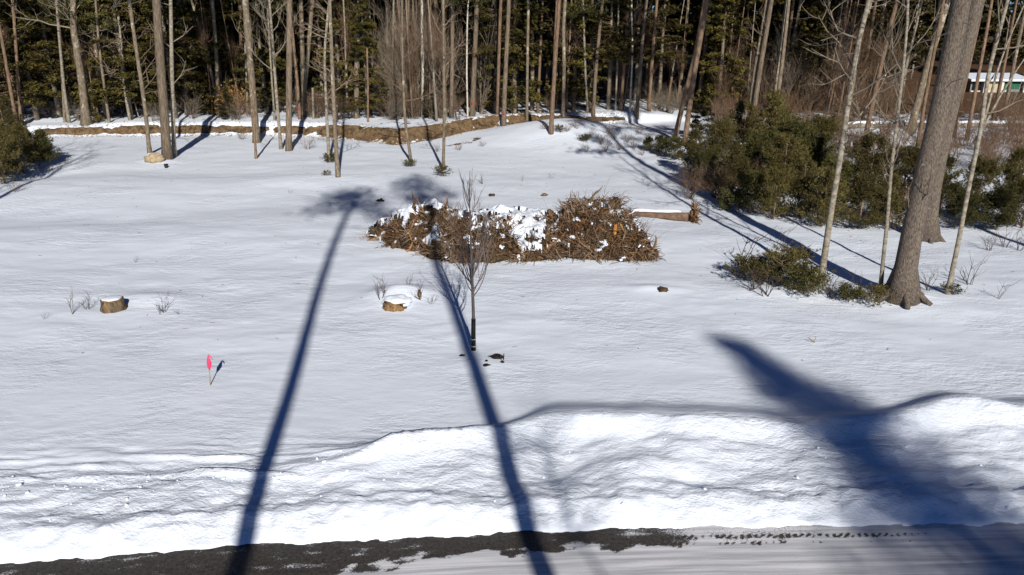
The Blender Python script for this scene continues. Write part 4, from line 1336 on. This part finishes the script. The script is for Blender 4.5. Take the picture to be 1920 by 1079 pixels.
# named brambles and weeds in the open snow
weeds = [(136, 590, 0, 1.0, 'dark weed clump with seed heads left of the cut stump'), (165, 580, 2, .8, 'weed clump between the seed heads and the cut stump'), (310, 586, 1, .9, 'thin forked twigs right of the cut stump'),
         (300, 590, 0, .45, 'tiny dark twig by the forked twigs right of the cut stump'), (335, 590, 3, .35, 'small dry twig at the right end of the stump mound'), (85, 598, 3, .35, 'single dry blade left of the weed clump'),
         (713, 562, 2, .9, 'weeds at the left side of the snow-capped stump'), (722, 548, 0, 1.0, 'upright stalks behind the snow-capped stump'), (765, 536, 3, .6, 'two stalks on the mound behind the snow-capped stump'),
         (790, 562, 1, .9, 'bare twigs on the right of the snow-capped stump'), (810, 570, 3, .6, 'low twigs trailing right of the snow-capped stump mound'), (254, 492, 3, .4, 'lone dry stalk in the open snow at left'), (545, 363, 3, .4, 'lone dry stalk in the upper open snow'),
         (1386, 500, 0, 2.2, 'tall thin stalks left of the low pine seedlings'), (1405, 545, 1, 1.6, 'bare twigs before the low pine seedlings'), (1435, 555, 2, 1.8, 'dense pale twigs before the low pine seedlings'),
         (1455, 470, 0, 1.6, 'upright stalk behind the low pine seedlings'), (1555, 560, 2, 1.5, 'bare twigs right of the mottled birch foot'), (1610, 560, 1, 1.3, 'bare twigs between mottled birch and giant pine'),
         (1740, 545, 2, 1.2, 'bare twigs right of the giant pine foot'), (1820, 535, 1, 1.5, 'slanting bare twig right of the forked birch'), (1870, 560, 0, 1.0, 'thin weed near the right edge of the snow'),
         (1855, 470, 2, 1.2, 'weed patch below the right thicket'), (1885, 465, 1, 1.3, 'taller weed patch below the right thicket'), (1910, 470, 2, 1.2, 'weed patch at the right edge below the thicket'),
         (980, 340, 0, .5, 'small weed left of the two behind the brush pile'), (1035, 335, 3, .7, 'weed stalk behind the brush pile'), (905, 345, 1, .9, 'twiggy weed behind the planted tree'), (1215, 350, 2, .6, 'dark weed tuft beside the thicket shadow')]
for (x, y, m, s, lab) in weeds:
    B = G(x, y)
    tag(place('weed', WEED[m], None, B, (0, 0, random.uniform(0, 6.28)), s), lab, 'weed', 'weeds in the open snow')
bram = [(690, 268, 1, .9, 'reddish bramble below the earth bank left of centre'), (578, 280, 1, 1.0, 'rusty upright bramble right of the straight thick pine'), (455, 262, 0, .8, 'grey bramble left of the thick mottled trunk'),
        (820, 285, 1, .6, 'sparse bramble on the drift left of the straight sapling'), (860, 282, 0, .6, 'sparse bramble on the drift right of the straight sapling'), (905, 275, 1, .5, 'small bramble on the drift crest'),
        (1125, 272, 0, 1.0, 'dark bramble on the slope beside the thicket'), (1150, 262, 1, .9, 'bramble higher on the slope beside the thicket'), (1175, 268, 0, .9, 'dark bramble nearest the thicket on the slope'),
        (1200, 250, 0, .8, 'bramble at the top of the slope by the crossing trunks'), (30, 360, 1, .7, 'reddish bramble under the left young pines'), (1020, 258, 0, .7, 'fallen twigs below the earth-bank trunk')]
for i, (x, y) in enumerate(((1062, 262), (1080, 256), (1108, 262), (1135, 285), (1160, 282), (1188, 280), (1215, 262), (1228, 275), (1100, 285), (1142, 250), (1205, 292), (1180, 240))):
    bram.append((x, y, i % 2, (.7, .9, .6, 1.0)[i % 4], f"{('small', 'dark', 'thin', 'wide')[i % 4]} bramble on the snowy slope, {ORD[i]} of those left of the thicket"))
for (x, y, m, s, lab) in bram:
    tag(place('bramble', BRAMBLE[m], None, G(x, y), (0, 0, random.uniform(0, 6.28)), s), lab, 'bramble', 'brambles round the clearing')

# ------------------------------------------------------------------ the brush pile
MND = [(2.85, 27.3, 1.82, 1.6, 1.4), (4.05, 26.7, .95, .95, .95), (-1.4, 26.8, 1.30, 1.7, 1.15), (-3.2, 28.4, 1.30, 1.45, 1.4), (-4.5, 28.9, .6, .9, .8), (.7, 27.1, .80, 1.5, 1.2), (0, 28.5, 1.05, 3.4, 1.5)]
PC = Vector((0, 27.3, ground(0, 25.4)))


def ph(x, y):
    x = np.asarray(x, float); y = np.asarray(y, float)
    xw = x + .28 * fbm(x / .9 + 5, y / .9, 2); yw = y + .28 * fbm(x / .8, y / .8 + 9, 2)
    s = 0
    for (cx, cy, h, a, b) in MND:
        q = 1 - ((xw - cx) / a) ** 2 - ((yw - cy) / b) ** 2
        s = s + (h * np.sqrt(np.clip(q, 0, 1))) ** 3
    h = s ** (1 / 3)
    return np.maximum(h * (1 + .50 * fbm(x / .75, y / .6, 3)) + np.where(h > .05, .16 * fbm(x / .25, y / .25, 2), 0), 0)


pile = thing('brush_pile', PC, 'big heap of uprooted stumps, roots and branches dusted with snow in the clearing', 'brush pile')
px_ = np.arange(-6, 5.6, .06); py_ = np.arange(25.0, 30.6, .06)
PX, PY = np.meshgrid(px_, py_)
PH = ph(PX, PY)
gz = hz(PX, PY)
V = np.stack([PX - PC.x, PY - PC.y, gz - .14 + PH * .92 - PC.z], -1).reshape(-1, 3)
n1, n2 = len(px_), len(py_)
ii = np.arange(n2 - 1)[:, None] * n1 + np.arange(n1 - 1)[None, :]
FQ = np.stack([ii, ii + 1, ii + 1 + n1, ii + n1], -1).reshape(-1, 4)
keep = (PH.ravel()[FQ] > .05).any(1)
mb = MB(); mb.add(V, FQ[keep]); mb.build('soil_core', 'pile_earth', pile)
# snow lying on the pile: whole on the crown and the back, torn into scraps at the front
gyv, gxv = np.gradient(PH, .06)
for _ in range(3):
    gyv = (gyv + np.roll(gyv, 1, 0) + np.roll(gyv, -1, 0) + np.roll(gyv, 1, 1) + np.roll(gyv, -1, 1)) / 5
nz_ = fbm(PX / .5 + 9, PY / .38, 4, .6)
score = -.50 * np.clip(gyv, -1.2, 2.5) + 1.25 * nz_ - .02 + .85 * np.exp(-((PX - .55) / .8) ** 2 - ((PY - 27.3) / 1.0) ** 2) + .35 * sst(27.4, 28.4, PY) - .45 * np.exp(-((PX - 2.85) / 1.0) ** 2 - ((PY - 26.9) / .9) ** 2)
thick = np.clip(score * .8, -.25, .16)
PS = PH.copy()
for _ in range(10):
    PS = (PS + np.roll(PS, 1, 0) + np.roll(PS, -1, 0) + np.roll(PS, 1, 1) + np.roll(PS, -1, 1)) / 5
PS = PS * .75 + PH * .25
V = np.stack([PX - PC.x, PY - PC.y, gz - .14 + PS * .95 + thick * 1.15 + .075 - PC.z], -1).reshape(-1, 3)
keep = (PH.ravel()[FQ] > .04).any(1) & (thick.ravel()[FQ] > -.12).all(1)
mb = MB(); mb.add(V, FQ[keep]); mb.build('snow_cover', 'snow_cap', pile)

rp_ = random.Random(88)
rq = np.random.default_rng(88)
cx_, cy_ = rq.uniform(-5.4, 5.2, 60000), rq.uniform(25.2, 29.8, 60000)
ch = ph(cx_, cy_)
ok = ch > .10
cx_, cy_, ch = cx_[ok], cy_[ok], ch[ok]
cgx = (ph(cx_ + .1, cy_) - ph(cx_ - .1, cy_)) / .2
cgy = (ph(cx_, cy_ + .1) - ph(cx_, cy_ - .1)) / .2
cz_ = hz(cx_, cy_) - .14 + ch * .95
CP = np.stack([cx_ - PC.x, cy_ - PC.y, cz_ - PC.z], -1)
CN = np.stack([-cgx, -cgy, np.ones_like(cgx)], -1)
CN /= np.linalg.norm(CN, axis=1)[:, None]
bare_w = np.clip(cgy, 0, 2) + .12
bare_w[(cy_ > 28.2)] *= .25
_si = np.clip(((cx_ - px_[0]) / .06).astype(int), 0, n1 - 1); _sj = np.clip(((cy_ - py_[0]) / .06).astype(int), 0, n2 - 1)
bare_w *= np.where(thick[_sj, _si] > -.03, .05, 1.0)
bare_w /= bare_w.sum()


def pick(n):
    return rq.choice(len(CP), n, p=bare_w)


STICK = {}
for kind, mt in (('g', 'root_grey'), ('b', 'root_brown'), ('o', 'root_orange')):
    STICK[kind] = []
    for i in range(6):
        mb = MB()
        pts = curve((0, 0, 0), (1, 0, .1), 1.0, 6, .24, 0, rp_)
        mb.tube(pts, np.array([.042, .045, .038, .032, .028, .02, .008]) * rp_.uniform(.5, 1.2), 5, True, .14)
        if i % 2:
            mb.tube(curve(pts[3], (.6, rp_.choice((-.7, .7)), .3), .5, 3, .15, 0, rp_), [.022, .017, .012, .004], 4, False)
        STICK[kind].append(mb.mesh('branch', mt))
for i in pick(290):
    nrm = Vector(CN[i])
    tg = Vector((rp_.gauss(0, 1), rp_.gauss(0, .6), rp_.gauss(0, .4)))
    d = (tg - nrm * tg.dot(nrm) * .9 + nrm * rp_.uniform(0, .3)).normalized()
    s = rp_.uniform(.3, .95)
    k = 'g' if rp_.random() < .4 else ('b' if rp_.random() < .96 else 'o')
    place('branch', rp_.choice(STICK[k]), pile, Vector(CP[i]) - d * .3 * s, d.to_track_quat('X', 'Z').to_euler(), (s, s * rp_.uniform(.6, 1.8), s * rp_.uniform(.6, 1.8)))


def strand_set(mb, base, d, L, r, n=5, bend=.3, up=0.0):
    m = len(base)
    d = d / (np.linalg.norm(d, axis=1)[:, None] + 1e-9)
    P = [base]
    for _ in range(n - 1):
        d = d + rq.normal(0, bend, (m, 3)) + np.array([0, 0, up])
        d /= np.linalg.norm(d, axis=1)[:, None]
        P.append(P[-1] + d * (L / (n - 1))[:, None])
    mb.strands(np.stack(P, 1), r[:, None] * np.linspace(1, .35, n)[None, :], 3)


# tangles of fine roots and twigs, too many to count
for mt, cnt, lw, ncl, rr_ in (('root_brown', 5200, (.12, .42), 44, (.007, .020)), ('root_grey', 2600, (.18, .6), 26, (.007, .022)), ('root_orange', 250, (.1, .3), 4, (.006, .014)), ('twig', 500, (.3, 1.0), 0, (.004, .009))):
    mb = MB()
    if ncl:
        cl = pick(ncl)
        which = rq.choice(cl, int(cnt * .65))
        # fan of roots radiating from each clump
        ax_ = CN[cl] * .8 + rq.normal(0, .35, (ncl, 3)) + np.array([0, -.35, -.05])
        m_ = dict(zip(cl, ax_))
        D = np.array([m_[w] for w in which]) + rq.normal(0, .5, (len(which), 3))
        Bp = CP[which] + rq.normal(0, 1, (len(which), 3)) * np.array([.17, .06, .12])
        strand_set(mb, Bp, D, rq.uniform(lw[0], lw[1], len(which)), rq.uniform(*rr_, len(which)), 5, .22, -.10)
    idx = pick(cnt - int(cnt * .65) if ncl else cnt)
    D = CN[idx] * rq.uniform(.0, .7, len(idx))[:, None] + rq.normal(0, 1, (len(idx), 3)) * np.array([.9, .45, .55]) + (np.array([0, 0, .7]) if mt == 'twig' else 0)
    strand_set(mb, CP[idx] - D * .04, D, rq.uniform(lw[0], lw[1] * 1.2, len(idx)), rq.uniform(*rr_, len(idx)), 5, .2, .02)
    tag(mb.build('root_tangle', mt, pile), kind='stuff')
# uprooted stumps showing in the face of the pile
for (a, b, Yp, s, rz, mt) in ((745, 440, 27.8, .5, -.5, 'root_brown'), (805, 418, 27.5, .6, .2, 'root_grey'), (850, 470, 26.1, .65, -.3, 'root_brown'), (915, 465, 26.1, .55, .3, 'root_brown'), (1050, 450, 26.5, .6, -.2, 'root_brown'), (1105, 405, 26.7, .65, .1, 'root_grey'),
                          (1195, 452, 26.3, .45, .7, 'root_brown'), (1150, 478, 26.0, .5, .2, 'root_brown'), (1075, 390, 27.0, .5, -.4, 'root_grey')):
    mb = MB()
    mb.lump((0, .1, 0), (s * .30, s * .3, s * .30), .5, 12, 9, a * .01)
    for k in range(40):
        an = rp_.uniform(0, 6.28)
        mb.tube(curve((math.cos(an) * s * .12, -.05, math.sin(an) * s * .12), (math.cos(an), -rp_.uniform(.1, .8), math.sin(an)), s * rp_.uniform(.5, 1.1), 4, .25, -.08, rp_), np.linspace(.034 * s, .006, 5), 4, False)
    o = mb.build('root_plate', mt, pile)
    o.location = at(a, b, Yp) - PC
    o.rotation_euler = (0, 0, rz)
# lumps of earth and broken wood, and scraps of snow caught among the roots
CH = []
for i in range(5):
    mb = MB(); mb.lump((0, 0, 0), (1, .7, .75), .7, 10, 8, i * 1.9, 2.2); CH.append((mb.mesh('wood_chunk', ('pile_earth', 'stump_bark', 'root_brown')[i % 3])))
for i in pick(60):
    z = rp_.uniform(.07, .20)
    place('wood_chunk', rp_.choice(CH), pile, Vector(CP[i]) + Vector(CN[i]) * z * .5, (rp_.uniform(0, 3), rp_.uniform(0, 3), rp_.uniform(0, 3)), (z * rp_.uniform(.8, 1.8), z, z))
SC = []
for i in range(6):
    mb = MB()
    for k in range(5):
        mb.lump((rp_.gauss(0, .7), rp_.gauss(0, .4), rp_.gauss(0, .25)), (rp_.uniform(.4, .9), rp_.uniform(.35, .7), rp_.uniform(.2, .45)), .5, 9, 7, i * 3 + k, 2.0)
    SC.append(mb.mesh('snow_scrap', 'snow_cap'))
for i in rq.choice(len(CP), 115, p=(bare_w + bare_w.mean() * .3) / (bare_w + bare_w.mean() * .3).sum()):
    z = rp_.uniform(.035, .115)
    place('snow_scrap', rp_.choice(SC), pile, Vector(CP[i]) + Vector(CN[i]) * .10, (0, rp_.gauss(0, .4), rp_.uniform(0, 6.28)), (z * rp_.uniform(.8, 1.5), z, z * rp_.uniform(.7, 1.3)))
# split orange wood and a pale log end
for (a, b, Yp, sx, sz, rot) in ((1153, 434, 26.2, .075, .42, .05), (1122, 490, 25.9, .18, .10, .2), (742, 465, 27.4, .12, .10, .3)):
    mb = MB(); mb.lump((0, 0, 0), (sx, .08, sz / 2 + .04), .4, 9, 7, a * .1)
    o = mb.build('split_wood', 'root_orange', pile); o.location = at(a, b, Yp) - PC; o.rotation_euler = (0, rot, 0)
mb = MB(); q0 = G(688, 452) - PC; q1 = q0 + Vector((1.0, .1, .22))
mb.tube([q0, q0.lerp(q1, .5), q1], [.03, .09, .11], 7); mb.build('log', 'root_grey', pile)
# single sticks and clods lying in the snow round the pile
for i, (a, b, lab) in enumerate(((713, 378, 'dark clod in the snow at the upper left of the brush pile'), (1020, 368, 'reddish chunk of wood in the snow behind the brush pile'), (923, 368, 'brown chunk in the snow behind the planted tree top'),
                                 (1243, 546, 'brown clod sticking out of the snow right of the brush pile'))):
    mb = MB(); mb.lump((0, 0, .04), (.16, .10, .09), .45, 9, 7, i * 2.1)
    tag(mb.build('clod', ('soil', 'stump_bark', 'pile_earth', 'pile_earth')[i]), lab, 'clod', 'clods in the snow').location = G(a, b)

# ------------------------------------------------------------------ fallen log with its root plate
q0, q1 = G(1163, 402), G(1290, 416)
mb = MB()
log = thing('fallen_log', q0, 'fallen split log with its root plate lying in the snow right of the pile', 'log')
dv = q1 - q0
P = [Vector((0, 0, .10)), dv * .3 + Vector((0, 0, .10)), dv * .65 + Vector((0, 0, .13)), dv + Vector((0, 0, .2))]
mb.tube(smooth_path(P, 14), np.linspace(.07, .19, 14), 9, True, .06); mb.build('trunk', 'log_bark', log)
mb = MB(); P = [Vector((-.1, .35, .16)), dv * .4 + Vector((0, .32, .16)), dv * .75 + Vector((0, .2, .2))]
mb.tube(smooth_path(P, 10), np.linspace(.09, .04, 10), 7, True, .08); mb.build('split_stem', 'log_bark', log)
mb = MB(); mb.lump(tuple(dv + Vector((.2, 0, .24))), (.18, .26, .28), .5, 12, 9, 4, 2.4)
for k in range(60):
    an = rp_.uniform(0, 6.28)
    mb.tube(curve(dv + Vector((.2, math.cos(an) * .2, .28 + math.sin(an) * .2)), (rp_.uniform(-.2, .8), math.cos(an) - .3, math.sin(an)), rp_.uniform(.25, .55), 4, .3, 0, rp_), np.linspace(.045, .008, 5), 4, False)
mb.build('root_plate', 'root_brown', log)
mb = MB(); P = [dv * .1 + Vector((0, .16, .17)), dv * .5 + Vector((0, .14, .22)), dv * .9 + Vector((0, .1, .36))]
mb.tube(smooth_path(P, 12), np.array([.05, .08, .1, .1, .11, .11, .1, .1, .11, .1, .08, .04]), 8, True, .08); mb.build('snow_strip', 'snow_cap', log)

# ------------------------------------------------------------------ cut stumps
B = G(213, 580)
st = thing('tree_stump', B, 'cut tree stump with snow on top and a raw split face, left field', 'stump')
st.scale = (.84, .84, .80)
mb = MB(); mb.tube([(0, 0, -.2), (0, 0, .05), (0, 0, .2), (0, 0, .38)], [.46, .41, .365, .36], 26, True, .05); mb.build('trunk', 'stump_bark', st)
mb = MB(); mb.lump((-.05, -.34, .17), (.12, .05, .22), .3, 9, 7, 2); mb.build('split_face', 'cut_wood', st)
mb = MB(); mb.tube([(0, 0, .37), (0, 0, .395)], [.345, .34], 20); mb.build('cut_face', 'cut_wood', st)
mb = MB(); mb.lump((-.02, .03, .40), (.32, .30, .05), .12, 26, 10, 7); mb.build('snow_cap', 'snow_cap', st)
B = G(741, 578)
st = thing('tree_stump', B, 'low sawn stump half buried under a snow mound near the planted tree', 'stump')
st.scale = (.85, .85, .85)
mb = MB(); mb.tube([(0, .1, -.2), (0, .08, .03), (0, .06, .22)], [.41, .40, .36], 24, True, .09); mb.build('trunk', 'cut_wood', st)
mb = MB(); mb.lump((.05, .26, .14), (.50, .42, .20), .16, 26, 14, 12); mb.build('snow_cap', 'snow_cap', st)
tag(MB.build((lambda m: (m.lump((0, 0, .08), (.06, .05, .14), .3, 8, 6, 5), m)[1])(MB()), 'wood_chunk', 'cut_wood'), 'small upright wood chunk on the mound right of the snow-capped stump', 'wood chunk').location = G(787, 557)

# ------------------------------------------------------------------ boulder and bucket
B = G(292, 304)
bo = thing('boulder', B, 'tan boulder with snow on its shoulder at the foot of the thick pine', 'boulder')
bo.scale = (.95, .95, .75)
mb = MB(); mb.lump((0, 0, .18), (.55, .4, .42), .35, 20, 14, 21, 1.4); mb.build('rock', 'stone', bo)
mb = MB(); mb.lump((-.12, .12, .44), (.36, .3, .14), .25, 12, 8, 8); mb.build('snow_cap', 'snow_cap', bo)
B = G(312, 315)
bu = thing('bucket', B, 'little black bucket in the snow in front of the thick pine', 'bucket')
mb = MB(); mb.tube([(0, 0, -.03), (0, 0, .02), (0, 0, .19)], [.085, .09, .11], 14); mb.build('body', 'guard_black', bu)
mb = MB(); mb.tube([(0, 0, .185), (0, 0, .21)], [.12, .12], 14); mb.build('rim', 'guard_black', bu)

# ------------------------------------------------------------------ marker stakes
B = G(394, 723)
sk = thing('marker_stake', B, 'thin wooden stake with a pink ribbon flag in the left snow', 'stake')
top = at(391, 665, B.y) - B
mb = MB(); mb.tube([Vector((0, 0, -.1)), top * .5, top], .012, 6); mb.build('shaft', 'stake_wood', sk)
mb = MB()
fl = [(-.02, .0), (-.055, -.10), (-.07, -.20), (-.05, -.28), (-.01, -.36), (.03, -.28), (.05, -.20), (.03, -.08), (.02, .0)]
tf = top * .97
fv = [(tf.x + a * .9, tf.y - .016 + .02 * math.sin(i * 1.3), tf.z + b) for i, (a, b) in enumerate(fl)]
fv2 = [(x, y - .006, z) for x, y, z in fv]
c1, c2 = len(fl), len(fl)
n = len(fl)
mb.add(fv + fv2 + [(tf.x - .005, tf.y - .03, tf.z - .18), (tf.x - .005, tf.y - .042, tf.z - .18)], [(i, (i + 1) % n, n + (i + 1) % n, n + i) for i in range(n)],
       [((i + 1) % n, i, 2 * n) for i in range(n)] + [(n + i, n + (i + 1) % n, 2 * n + 1) for i in range(n)])
mb.build('ribbon', 'flag_pink', sk)
mb = MB(); mb.tube([tf + Vector((0, -.015, 0)), tf + Vector((.05, -.02, -.02)), tf + Vector((.085, -.03, -.09))], [.012, .016, .008], 5); mb.build('ribbon_tail', 'flag_pink', sk)
B = G(1527, 643)
sk = thing('marker_stake', B, 'short bare wooden stakes pair poking from the snow at right', 'stake')
sk['label'] = 'short bare wooden stake with a leaning lath in the right snow'
mb = MB(); mb.tube([(0, 0, -.08), (.02, 0, .17)], .012, 5); mb.build('shaft', 'stake_wood', sk)
mb = MB(); mb.tube([(0, 0, .02), (-.14, -.03, .13)], .009, 5); mb.build('lath', 'stake_wood', sk)

# ------------------------------------------------------------------ the planted young tree
B = G(888, 657)
sp = thing('planted_tree', B, 'young bare planted tree with black trunk guard in the middle of the snow', 'tree')
k = ppm(B)
tp = [Vector((0, 0, -.15))] + [at(a, b, B.y) - B for a, b in ((888, 600), (886, 540), (883, 470), (881, 400), (880, 350), (881, 322))]
Q = smooth_path(tp, 20)
mb = MB(); mb.tube(Q, np.interp(Q[:, 2], [0, 1.6, 4.4], [.046, .036, .006]), 8); mb.build('trunk', 'sapling_bark', sp)
mb = MB()
rs = random.Random(14)
zt_ = Q[-1, 2]
for i in range(28):
    z = rs.uniform(1.42, 4.0) if i > 7 else 1.42 + i * .08
    c = [float(np.interp(z, Q[:, 2], Q[:, j])) for j in range(3)]
    a = rs.uniform(0, 6.28) if i > 7 else i * .83
    fz = (z - 1.4) / 2.4
    L = (1.35 - .75 * fz) * rs.uniform(.7, 1.1)
    twiggery(mb, c, (math.cos(a), math.sin(a), .9 + .5 * fz), L, .0155 - .006 * fz, 2 if i % 3 else 1, rs, .30, (2, 4), .42, 4, .06)
mb.build('crown', 'sapling_bark', sp)
gt = (at(888, 598, B.y) - B).z
mb = MB(); mb.tube([(0, 0, -.05), (0, 0, gt * .5), (float(np.interp(gt, Q[:, 2], Q[:, 0])), 0, gt)], [.062, .058, .055], 12); gd = mb.build('trunk_guard', 'guard_black', sp)
for z in (.11, .30):
    mb = MB(); mb.tube([(0, 0, z), (0, 0, z + .016)], [.066, .066], 12); mb.build('tie', 'tie_white', gd)
for i, (a, b, s, lab) in enumerate(((930, 671, (.15, .10, .07), 'largest black soil lump right of the planted tree'), (912, 686, (.09, .05, .03), 'flat black soil scrap in front of the planted tree'), (866, 668, (.06, .04, .03), 'small dark scrap left of the long shadow by the planted tree'),
                                    (942, 680, (.05, .04, .03), 'small dark crumb below the two pegs'), (912, 678, (.035, .03, .025), 'tiny black crumb between the two soil scraps'))):
    mb = MB(); mb.lump((0, 0, .02), s, .5, 10, 7, i * 1.7, 2.5)
    tag(mb.build('soil_lump', 'soil'), lab, 'soil lump', 'soil lumps by the planted tree').location = G(a, b)
for i, (a, t_, lab) in enumerate(((941, (-.05, .0, .14), 'left dark peg sticking from the snow beside the soil lump'), (944, (.01, .0, .16), 'right dark peg sticking from the snow beside the soil lump'))):
    mb = MB(); mb.tube([(0, 0, -.05), t_], .013, 6)
    tag(mb.build('peg', 'guard_black'), lab, 'peg', 'pegs by the planted tree').location = G(a, 675)
